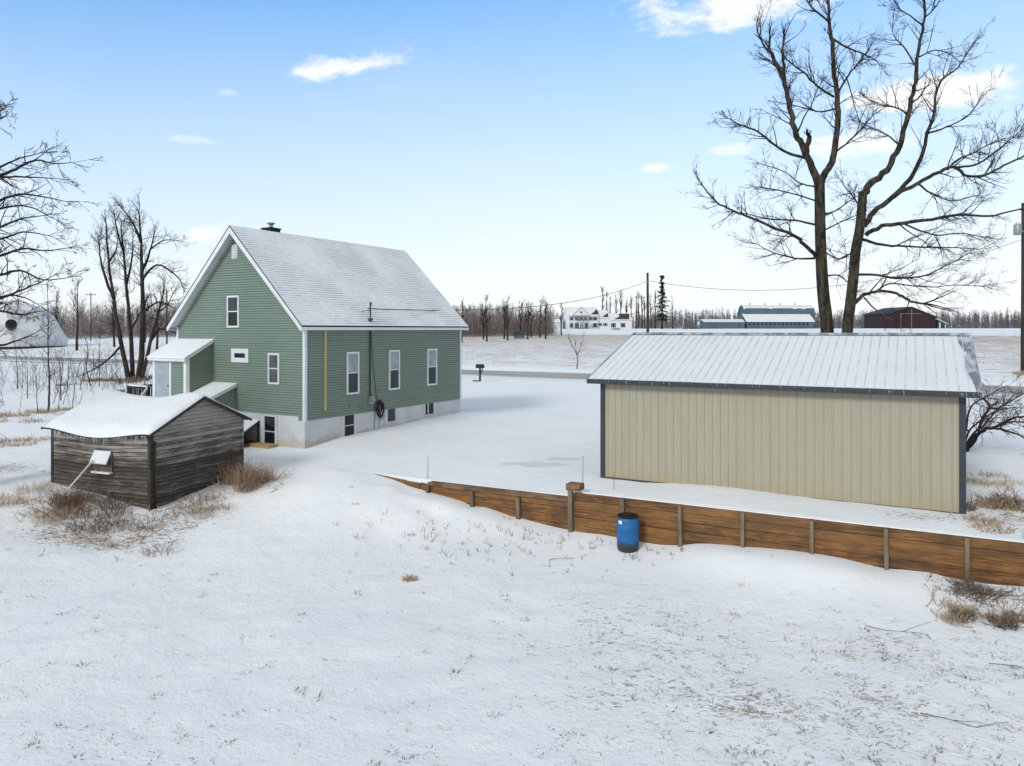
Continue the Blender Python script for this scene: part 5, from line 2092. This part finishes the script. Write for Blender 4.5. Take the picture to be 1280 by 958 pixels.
# pale blue shed left of the white house
p = at(684, 411, 322)
bs = thing('outbuilding', 'pale blue metal outbuilding left of the white house', 'outbuilding', (p.x, p.y, zg(p.x, p.y)))
gable_block(0, 6.8, 0, 6, 3.0, 4.2, 'm', bs, M['far_blue'], M['gsnow'])
for x in (1.3, 3.8):
    q = MB()
    q.box(x, x + 1.9, -.06, -.002, 0, 2.5)
    q.build('door', M['offwhite'], bs)
# dark shed in the field
p = at(642.5, 416, 182)
ds = thing('outbuilding', 'small dark teal shed among the row of bare trees', 'shed', (p.x, p.y, zg(p.x, p.y) - .1))
gable_block(0, 2.6, 0, 2.6, 1.0, 1.6, 'm', ds, M['teal_barn'], M['dark_roof'], ov=.15)
# blue barn
dB = 300
p = at(933.5, 412.5, dB)
zB = zg(p.x, p.y)
bb = thing('blue_barn', 'long slate blue barn with snow on its lower roof', 'barn', (p.x, p.y, zB))
k_ = dB / FPX
q = MB()
Lb = 84 * k_
q.box(0, Lb, 0, 5, -1, 2.9)
q.box(1.0, Lb + 2.6, 5, 15, -1, 5.6)
q.prism([(5, 5.6), (15, 5.6), (12.6, 8.6), (10, 9.6), (7.4, 8.6)], 1.0, Lb + 2.6, 'x')
q.build('wall', M['blue_barn'], bb)
q = MB()
q.prism([(-.4, 2.75), (5.2, 6.0), (5.2, 6.2), (-.4, 2.95)], -.3, Lb + .3, 'x')
q.build('lower_roof', M['gsnow'], bb)
q = MB()
q.prism([(4.9, 5.7), (7.3, 8.75), (7.3, 8.95), (4.8, 5.9)], .7, Lb + 2.9, 'x')
q.prism([(15.1, 5.7), (12.7, 8.75), (12.7, 8.95), (15.2, 5.9)], .7, Lb + 2.9, 'x')
q.prism([(7.3, 8.75), (10, 9.75), (12.7, 8.75), (12.7, 8.95), (10, 9.95), (7.3, 8.95)], .7, Lb + 2.9, 'x')
ur = q.build('upper_roof', M['blue_barn'], bb)
q = MB()
random.seed(17)
nx = 60
row_t, row_b = [], []
for i in range(nx + 1):
    x = .8 + (Lb + 2.0) * i / nx
    dr = .45 + .75 * max(0, mnoise.noise(Vector((x * .35, 1.7, 0)))) * 2.0
    dr = min(1.6, dr)
    row_t.append((x, 10, 9.99))
    row_b.append((x, 7.3, 8.99))
    t = dr / 3.2
    q_ = (x, 7.3 - 2.4 * t, 8.98 - 3.0 * t)
    if i:
        q.quad(row_t[i - 1], row_t[i], row_b[i], row_b[i - 1])
        q.quad(row_b[i - 1], row_b[i], q_, last)
    last = q_
q.build('snow_patches', M['gsnow'], ur, recalc=False)
q = MB()
for i in range(4):
    x = 4.5 + i * 6.3
    q.tube([(x, 10, 9.8), (x, 10, 10.6)], .22, 6)
    q.lathe([(.35, 10.5), (.0, 10.9)], 6, (x, 10))
q.build('roof_vent', M['grey_metal'], ur)
for i in range(15):
    x = .9 + i * 1.68
    q = MB()
    q.box(x, x + .7, -.06, -.002, 1.55, 2.25)
    q.build('window', M['glass_dark'], bb)
q = MB()
q.box(Lb - .0, Lb + .05, .5, 4, 0, 2.6)
q.build('door', M['dark_roof'], bb)
p = at(880, 413, 298)
an = thing('low_barn', 'low flat blue barn annex at the left end of the slate barn', 'barn', (p.x, p.y, zg(p.x, p.y)))
q = MB()
q.box(0, 16.4, 0, 7, -1, 2.75)
q.build('wall', M['blue_barn'], an)
q = MB()
q.prism([(-.3, 2.7), (3.5, 3.75), (7.3, 2.7), (7.3, 2.9), (3.5, 3.95), (-.3, 2.9)], -.3, 16.5, 'x')
q.build('roof', M['gsnow'], an)
q = MB()
q.box(16.2, 17.3, 1.5, 5, -1, 2.6)
q.build('link_door', M['dark_roof'], an)
# brush pile and white hut beside the annex
p = at(865, 413, 290)
q = MB()
random.seed(55)
for k in range(500):
    c = Vector((random.uniform(-3.2, 3.2), random.uniform(-1.5, 1.5), random.random() ** 1.5 * 1.9 * (1 - .25 * random.random())))
    e = Vector((random.gauss(0, .6), random.gauss(0, .5), random.gauss(.1, .35)))
    q.quad(c, c + Vector((.05, .02, .14)), c + e)
o = q.build('brush_pile', M['dead_weed'], None, (p.x, p.y, zg(p.x, p.y)), recalc=False)
tag(o, 'dark tangled brush pile left of the low blue annex', 'brush pile')
p = at(874, 412, 306)
hu = thing('outbuilding', 'tiny pale hut peeping out behind the low blue annex', 'hut', (p.x, p.y, zg(p.x, p.y)))
gable_block(0, 3.2, 0, 4, 1.2, 2.6, 'm', hu, M['far_blue'], M['gsnow'], ov=.2)
# maroon barn
p = at(1112.5, 412, 300)
zM = zg(p.x, p.y)
mb_ = thing('maroon_barn', 'maroon barn with shallow gable and pale door rails', 'barn', (p.x, p.y, zM))
q = MB()
Wm = 18.6
q.prism([(0, -1), (Wm, -1), (Wm, 4.6), (8.7, 8.6), (0, 6.0)], 0, 22, 'y')
q.build('wall', M['maroon'], mb_)
q = MB()
q.prism([(-.5, 5.95), (8.7, 8.7), (8.7, 8.95), (-.5, 6.2)], -.4, 22.4, 'y')
q.prism([(Wm + .6, 4.45), (8.7, 8.7), (8.7, 8.95), (Wm + .6, 4.7)], -.4, 22.4, 'y')
q.build('roof', M['dark_roof'], mb_)
q = MB()
q.box(8.70, 8.86, -.10, -.004, 0, 8.0)
q.box(3.6, 12.6, -.12, -.004, 5.92, 6.08)
q.box(4.3, 4.5, -.10, -.004, .2, 5.6)
q.build('door_rail', M['grey_metal'], mb_)
q = MB()
q.box(5.7, 8.6, -.08, -.003, 0, 5.8)
q.box(9.0, 11.9, -.08, -.003, 0, 5.8)
q.build('sliding_door', M['maroon'], mb_)
p = at(1172, 412, 302)
wl = thing('outbuilding', 'little white lean-to shed at the right of the maroon barn', 'shed', (p.x, p.y, zg(p.x, p.y)))
q = MB()
q.prism([(0, -1), (3.8, -1), (3.8, 1.9), (0, 3.6)], 0, 5, 'y')
q.build('wall', M['dark_roof'], wl)
q = MB()
q.prism([(-.2, 3.65), (4.2, 1.7), (4.2, 1.95), (-.2, 3.95)], -.3, 5.3, 'y')
q.build('roof', M['gsnow'], wl)
q = MB()
q.box(.6, 1.2, -.06, -.002, -.2, 2.4)
q.box(3.0, 3.4, -.06, -.002, -.2, 1.7)
q.build('door', M['offwhite'], wl)
# geodesic dome
dD = 170
p = at(14.5, 432, dD)
zD = zg(p.x, p.y)
Rd = 62 * dD / FPX
dm = thing('geodesic_dome', 'white faceted dome house with round black windows', 'dome house', (p.x, p.y, zD))
import bmesh
bm = bmesh.new()
bmesh.ops.create_icosphere(bm, subdivisions=2, radius=Rd, matrix=Matrix.Rotation(R(21), 4, 'Z') @ Matrix.Rotation(R(31.7), 4, 'X'))
bmesh.ops.bisect_plane(bm, geom=bm.verts[:] + bm.edges[:] + bm.faces[:], plane_co=(0, 0, .6), plane_no=(0, 0, -1), clear_outer=True)
me = bpy.data.meshes.new('shell')
bm.to_mesh(me)
bm.free()
for k in ('dome_a', 'dome_b', 'dome_c'):
    me.materials.append(M[k])
random.seed(9)
for poly in me.polygons:
    poly.material_index = random.choice((0, 0, 0, 1, 2, 0))
    poly.use_smooth = False
me.transform(Matrix.Translation((0, 0, -.2)))
o = bpy.data.objects.new('shell', me)
COL.objects.link(o)
o.parent = dm
q = MB()
q.lathe([(Rd * .99, -.4), (Rd * 1.01, -.4), (Rd * 1.01, .25), (Rd * .97, .25)], 20, smooth=False)
q.build('base_wall', M['pole'], dm)
for (px, py, r_) in ((14, 405.5, 1.08), (-1, 379.5, .8)):
    # on the shell, facing outwards
    c = at(px, py, dD) - Vector((p.x, p.y, zD))
    yy = -math.sqrt(max(1, Rd ** 2 - c.x ** 2 - c.z ** 2))
    c = at(px, py, dD + yy) - Vector((p.x, p.y, zD))
    n_ = Vector((c.x, yy, c.z)).normalized()
    a, b = n_.orthogonal().normalized(), None
    b = n_.cross(a)
    q = MB()
    ring = [c + n_ * .22 + (a * math.cos(2 * math.pi * i / 24) + b * math.sin(2 * math.pi * i / 24)) * r_ for i in range(24)]
    ring2 = [v - n_ * 1.1 for v in ring]
    q.quad(*ring)
    for i in range(24):
        q.quad(ring[i], ring[(i + 1) % 24], ring2[(i + 1) % 24], ring2[i])
    w = q.build('round_window', M['glass_dark'], dm)

# ------------------------------------------------------------------ grasses and litter
def blades(mb, c, n, spread, hgt, lean=.5, w=.012, fall=None):
    for _ in range(n):
        hgt_ = hgt * (.35 + .75 * random.random() ** 1.6)
        a = random.uniform(0, 2 * math.pi)
        r_ = spread * random.random() ** .6
        b = c + Vector((math.cos(a) * r_, math.sin(a) * r_, -.03))
        h_ = hgt_
        ln = Vector((math.cos(a), math.sin(a), 0)) * random.uniform(0, lean) * h_ + Vector((random.gauss(0, .45), random.gauss(0, .45), 0)) * h_
        if fall:
            ln += Vector(fall) * h_ * random.uniform(.3, 1)
        m_ = b + ln * .45 + Vector((0, 0, h_ * .62))
        t = b + ln * 1.2 + Vector((0, 0, h_ * (1 - .35 * random.random())))
        s_ = Vector((random.gauss(0, 1), random.gauss(0, 1), 0)).normalized() * w
        mb.quad(b - s_, b + s_, m_ + s_ * .7, m_ - s_ * .7)
        mb.quad(m_ - s_ * .7, m_ + s_ * .7, t)


def clump(name, label, cat, xy, n, spread, hgt, mats, seed, lean=.6, parts=1, group=None, w=.006, twigs=0, fall=None, kind=None):
    random.seed(seed)
    n = int(n * 1.5)
    spread *= 1.3
    hgt *= .85
    twigs = int(twigs * 1.6)
    x, y = xy
    z = zg(x, y)
    q = MB()
    for _ in range(parts):
        dx, dy = random.gauss(0, spread * .5), random.gauss(0, spread * .5)
        if parts == 1:
            dx = dy = 0
        c = Vector((dx, dy, zg(x + dx, y + dy) - z))
        k0 = len(q.f)
        blades(q, c, n // parts, spread / max(1, parts ** .5), hgt * random.uniform(.6, 1.1), lean, w, fall)
        mm = random.randrange(len(mats))
        for i in range(k0, len(q.f)):
            q.m[i] = mm if random.random() < .75 else random.randrange(len(mats))
    for _ in range(twigs):
        a = random.uniform(0, 2 * math.pi)
        c = Vector((random.gauss(0, spread * .6), random.gauss(0, spread * .6), .02))
        c.z = zg(x + c.x, y + c.y) - z
        grow(q, c, Vector((math.cos(a), math.sin(a), random.uniform(.1, 1.2))), random.uniform(.4, 1.0) * max(.5, hgt), .012, 1, .0, .3, 4, 4)
    o = q.build(name, [M[m_] for m_ in mats], None, (x, y, z), recalc=False)
    return tag(o, label, cat, group, kind)


def gpt(px, py, z):
    d = (EYE - z) * FPX / (py - HY)
    v = at(px, py, d)
    return (v.x, v.y)


gg = 'dry grass clumps around the old shed'
clump('grass_clump', 'pale straw clump off the far left corner of the old shed', 'dry grass', gpt(40, 618, -.2), 420, .75, .55, ['straw'], 501, .9, 4, gg)
clump('grass_clump', 'russet weed clump before the propped hatch of the old shed', 'dry grass', gpt(98, 626, -.35), 620, .75, .85, ['rust_grass', 'dead_weed'], 502, .8, 6, gg, twigs=26)
clump('grass_clump', 'flattened brown weed clump in front of the shed corner post', 'dry grass', gpt(150, 655, -.62), 700, 1.0, .45, ['straw', 'rust_grass', 'dead_weed'], 503, 1.1, 8, gg, twigs=22)
clump('grass_clump', 'tall tan clump at the right corner of the old shed', 'dry grass', gpt(312, 602, -.26), 900, .72, 1.15, ['straw', 'rust_grass'], 504, .5, 5, gg, twigs=14)
clump('grass_clump', 'low tan clump along the gable foot of the old shed', 'dry grass', gpt(228, 630, -.5), 520, .85, .4, ['straw', 'dead_weed'], 505, .9, 6, gg, twigs=8)
clump('grass_clump', 'brown weed tangle left of the prop pole at the shed wall', 'dry grass', gpt(72, 632, -.33), 380, .7, .5, ['rust_grass', 'straw'], 506, 1.0, 5, gg, twigs=16)
clump('grass_clump', 'small straw clump between the shed gable and the tall tan clump', 'dry grass', gpt(270, 620, -.38), 320, .6, .4, ['straw', 'rust_grass'], 507, .9, 4, gg, twigs=6)
clump('grass_clump', 'matted weeds against the shed long wall below the hatch', 'dry grass', gpt(128, 635, -.45), 520, .8, .55, ['rust_grass', 'dead_weed'], 508, .9, 6, gg, twigs=26)
clump('grass_clump', 'lone small straw tuft on open snow left of the plank wall', 'dry grass', gpt(512, 715, -1.1), 160, .13, .22, ['straw'], 509, 1.0, 1, None, w=.008)
clump('grass_clump', 'straw clump at the right edge below the plank wall', 'dry grass', gpt(1190, 765, -1.07), 420, .32, .3, ['straw', 'dead_weed'], 510, 1.2, 4, 'dry clumps below the right end of the wall', twigs=10, w=.008)
clump('grass_clump', 'brown leafy clump right of the straw one below the wall', 'dry grass', gpt(1255, 775, -1.07), 380, .3, .28, ['rust_grass', 'dead_weed'], 511, 1.2, 4, 'dry clumps below the right end of the wall', twigs=14, w=.010)
clump('grass_clump', 'dark twiggy clump touching the right end of the plank wall', 'dry grass', gpt(1225, 742, -1.02), 160, .3, .25, ['dead_weed'], 512, 1.0, 3, 'dry clumps below the right end of the wall', twigs=34, w=.008)
clump('grass_clump', 'grey weed tangle beside the right end of the garage', 'dry grass', gpt(1247, 632, .06), 620, .6, .45, ['dead_weed', 'rust_grass', 'straw'], 513, 1.0, 7, 'weeds right of the garage', twigs=30, w=.009, kind='stuff')
clump('grass_clump', 'pinkish straw weeds above the right end of the plank wall', 'dry grass', gpt(1268, 658, .03), 620, .8, .3, ['straw', 'rust_grass'], 514, 1.2, 7, 'weeds right of the garage', twigs=10, w=.009, kind='stuff')
clump('grass_clump', 'thin tan weed patch beyond the garage corner', 'dry grass', gpt(1245, 605, .06), 380, .8, .3, ['straw'], 515, 1.0, 6, 'weeds right of the garage', twigs=6, w=.009, kind='stuff')
clump('grass_clump', 'tan grass at the foot of the transformer pole', 'dry grass', (rpp.x - .6, rpp.y - .8), 260, .9, .7, ['straw'], 516, .7, 3, None, w=.02)
clump('grass_clump', 'tan grass patch at the left edge behind the shed', 'dry grass', gpt(12, 524, -.1), 700, 1.5, .45, ['straw'], 517, 1.0, 10, 'grass in the snow left of the shed', twigs=10, w=.014, kind='stuff')
clump('grass_clump', 'brown grass at the left edge level with the shed eave', 'dry grass', gpt(5, 556, -.1), 420, 1.0, .35, ['straw', 'dead_weed'], 518, 1.0, 8, 'grass in the snow left of the shed', twigs=10, w=.012, kind='stuff')
clump('grass_clump', 'straw at the foot of the tallest young tree', 'dry grass', gpt(64, 516, -.05), 360, 1.1, .5, ['straw'], 519, .9, 8, 'grass in the snow left of the shed', twigs=6, w=.014, kind='stuff')
clump('grass_clump', 'brown grass strip under the bare clump by the house', 'dry grass', (at(160, 470, 69).x, 68), 900, 3.0, .6, ['straw', 'dead_weed'], 520, .9, 14, None, twigs=20, w=.03, kind='stuff')

# fallen branches
for i, (px, py, z, L, a, lab) in enumerate(((1110, 778, -1.1, 1.1, -.5, 'thin fallen branch on thin snow below the wall right end'), (1262, 828, -1.15, .9, -.6, 'short dark fallen stick near the right edge of the yard'), (1180, 890, -1.2, .9, -.75, 'curved fallen twig in the grassy right foreground'), (22, 498, 0, 6.0, .05, 'long dark fallen limb on the snow at the left edge'), (700, 700, -1.25, .7, .5, 'thin twig lying on snow left of the barrel'))):
    random.seed(600 + i)
    x, y = gpt(px, py, z)
    q = MB()
    grow(q, Vector((-L * .4, 0, .05)), Vector((math.cos(a), math.sin(a) * .6, .03)), L, .007 if L < 3 else .07, 2 if L > 3 else 1, 0, .25, 4, 5)
    o = q.build('fallen_branch', M['twig'], None, (x, y, zg(x, y)), recalc=False)
    tag(o, lab, 'branch')

# thin weeds standing through the snow: nobody could count them
random.seed(77)
wd = MB()
pts = []
for i in range(26000):
    px, py = random.uniform(-40, 1320), random.uniform(625, 990)
    x, y = gpt(px, py, -1.2)
    v = WB - (x * WN.x + y * WN.y)
    if v < .35:
        continue
    clean = min(1, max(0, (v - 1.6) / 2.5))
    dens = .10 + .75 * min(1, max(0, (x + 1.0) / 6.5)) * clean
    dens += .22 * max(0, mnoise.noise(Vector((x * .35, y * .35, 5)))) * clean
    dens *= max(0, .35 + 1.3 * mnoise.noise(Vector((x * .8, y * .8, 11)))) + .15
    if px < 620:
        dens = dens * .9 + .05
    if random.random() < dens:
        pts.append((x, y, 0))
# loose dark stalks between the tuft and the wall
for i in range(95):
    x, y = ww(random.gauss(-2.0, 1.5), random.uniform(.9, 3.6))
    pts.append((x, y, 1))
# a belt of stalks at the foot of the wall
for i in range(70):
    u = random.uniform(-2.2, 3.2)
    v = abs(random.gauss(0, .7)) + .25
    x, y = ww(u, v)
    pts.append((x, y, 1))
for i in range(60):
    x, y = ww(random.uniform(8.6, 11), abs(random.gauss(0, .5)) + .2)
    pts.append((x, y, 1))
zs = height(np.array([p_[0] for p_ in pts]), np.array([p_[1] for p_ in pts]))
for (x, y, kind_), z in zip(pts, zs):
    z += bump_fn(x, y)
    c = Vector((x, y, z))
    big_ = kind_ == 1
    k0 = len(wd.f)
    if big_:
        blades(wd, c, random.randint(2, 5), .06, random.uniform(.08, .36), .9, .007)
    else:
        s_ = random.random()
        blades(wd, c + Vector((0, 0, .012)), random.randint(2, 5) if s_ < .85 else random.randint(7, 16), .025 if s_ < .85 else .07, random.uniform(.015, .05) if s_ < .85 else random.uniform(.03, .09), 2.4, random.uniform(.004, .010))
    mm = 1 if (big_ or random.random() < .68) else 0
    for i in range(k0, len(wd.f)):
        wd.m[i] = mm
o = wd.build('weeds', [M['straw'], M['dead_weed']], None, recalc=False)
tag(o, 'short dead weeds and grass stubs poking through the snow', 'weeds', kind='stuff')
# stalks in the field over the road
random.seed(78)
wd = MB()
pts = []
for i in range(9000):
    px = random.uniform(-60, 1400)
    d = random.uniform(80, 190)
    p = at(px, 412, d)
    b = p.x * WN.x + p.y * WN.y
    if b < 79:
        continue
    if mnoise.noise(Vector((p.x * .06, p.y * .06, 2))) + random.random() < .35:
        continue
    pts.append(p)
zs = height(np.array([p_.x for p_ in pts]), np.array([p_.y for p_ in pts]))
for p, z in zip(pts, zs):
    blades(wd, Vector((p.x, p.y, z)), 2, .4, random.uniform(.15, .4), .8, .035)
o = wd.build('stubble', M['straw'], None, recalc=False)
tag(o, 'tan stubble standing through the snow of the field', 'stubble', kind='stuff')

# ------------------------------------------------------------------ sky and light
SUN_EL, SUN_AZ = R(31), R(213)       # compass angle of the sun, clockwise from +Y
W = bpy.data.worlds.new('World')
S.world = W
W.use_nodes = True
k = N(W.node_tree)
bg = W.node_tree.nodes['Background']
sky = k.n('ShaderNodeTexSky', sky_type='NISHITA', sun_disc=False, sun_elevation=SUN_EL, sun_rotation=SUN_AZ, air_density=1.0, dust_density=1.0, ozone_density=1.6, altitude=200)
gen = coord(k, 'Generated')
sep = k.n('ShaderNodeSeparateXYZ')
k.link(gen, sep.inputs[0])
el = k.math('ARCSINE', sep.outputs[2])
az = k.math('ARCTAN2', sep.outputs[0], sep.outputs[1])
cl = None
nz = k.noise(k.stretch(gen, (1, 1, 2.4)), 9.0, 8, .62, .3)
nz2 = k.noise(k.stretch(gen, (1, 1, 2.0)), 24.0, 6, .6, .2)
nn = k.math('ADD', k.math('MULTIPLY', nz, .7), k.math('MULTIPLY', nz2, .3))
CL = [(408, 88, 108, 15, -.20, .9), (905, 8, 170, 30, .0, .9), (1155, 112, 120, 28, .05, 1.0), (1062, 178, 90, 26, .02, .95), (820, 210, 28, 9, 0, .8), (915, 188, 30, 7, 0, .5), (258, 290, 36, 16, -.2, .75), (25, 230, 55, 16, 0, .65),
      (232, 174, 32, 5, 0, .35), (285, 115, 20, 6, 0, .3), (640, 355, 120, 14, 0, .35), (1300, 300, 160, 40, 0, .3), (1550, 150, 160, 40, 0, .6), (-250, 120, 150, 40, 0, .5)]
for (px, py, w_, h_, rot, am) in CL:
    a0 = math.atan((px - HX) / FPX)
    e0 = math.atan((HY - py) / FPX * math.cos(a0))
    ws = w_ / FPX * math.cos(a0) ** 2
    hs = h_ / FPX * math.cos(a0)
    dx = k.math('SUBTRACT', az, a0)
    dy = k.math('SUBTRACT', el, e0)
    if rot:
        dy = k.math('ADD', dy, k.math('MULTIPLY', dx, rot))
    rr = k.math('SQRT', k.math('ADD', k.math('POWER', k.math('DIVIDE', dx, ws), 2), k.math('POWER', k.math('DIVIDE', dy, hs), 2)))
    m_ = k.math('MULTIPLY', k.step(k.math('ADD', k.math('SUBTRACT', 1.0, rr), k.math('MULTIPLY', k.math('SUBTRACT', nn, .5), 4.2)), 0, .72), am)
    cl = m_ if cl is None else k.math('MAXIMUM', cl, m_)
# high haze: whiter towards the horizon; overhead and behind, an unseen pale sheet added to soften the light
veil = k.math('SUBTRACT', 1.0, k.math('DIVIDE', el, R(28.5)), clamp=True)
veil = k.math('ADD', k.math('MULTIPLY', veil, .97), k.math('MULTIPLY', k.math('MINIMUM', az, 0.0), .20), clamp=True)
wisp = k.step(k.noise(k.stretch(gen, (1, 1, 3)), 3.0, 5, .55), .45, .8)
veil = k.math('ADD', veil, k.math('MULTIPLY', wisp, .05), clamp=True)
SKYBLUE = k.mix(1.0, sky.outputs[0], k.mix(veil, (.88, 1.84, 2.28), (.98, 1.08, 1.22)), 'MULTIPLY')
c = k.mix(veil, SKYBLUE, (8.3, 8.45, 8.65))
c = k.mix(cl, c, (8.6, 8.65, 8.75))
back = k.math('MULTIPLY', k.math('MAXIMUM', k.math('MULTIPLY', sep.outputs[1], -1.0), 0.0), .9)  # added sheet hangs lower behind the camera, whitening light on facing walls
fill_sheet = k.step(k.math('ADD', k.math('ADD', el, back), k.math('MULTIPLY', k.math('SUBTRACT', nz, .5), .35)), R(30), R(48))
c = k.mix(fill_sheet, c, (5.3, 5.2, 5.0))
k.link(c, bg.inputs['Color'])
bg.inputs['Strength'].default_value = .10

sd = bpy.data.lights.new('sun', 'SUN')
sd.energy = 1.55
sd.angle = R(15)
sd.color = (1.0, .98, .95)
so = bpy.data.objects.new('sun', sd)
COL.objects.link(so)
dirv = Vector((math.sin(SUN_AZ) * math.cos(SUN_EL), math.cos(SUN_AZ) * math.cos(SUN_EL), math.sin(SUN_EL)))
so.rotation_euler = (-dirv).to_track_quat('-Z', 'Y').to_euler()
so.location = dirv * 60

cam = bpy.data.cameras.new('camera')
cam.lens = FPX / 1280 * 36
cam.sensor_width = 36
cam.shift_y = (HY - 479) / 1280
cam.clip_end = 8000
co = bpy.data.objects.new('camera', cam)
COL.objects.link(co)
co.location = (0, 0, EYE)
co.rotation_euler = (R(90), 0, 0)
S.camera = co

S.view_settings.view_transform = 'Standard'
S.view_settings.look = 'None'
S.view_settings.exposure = 0.29
S.view_settings.gamma = 1
S.cycles.use_denoising = True
S.cycles.max_bounces = 6
S.cycles.diffuse_bounces = 3
S.cycles.transparent_max_bounces = 6
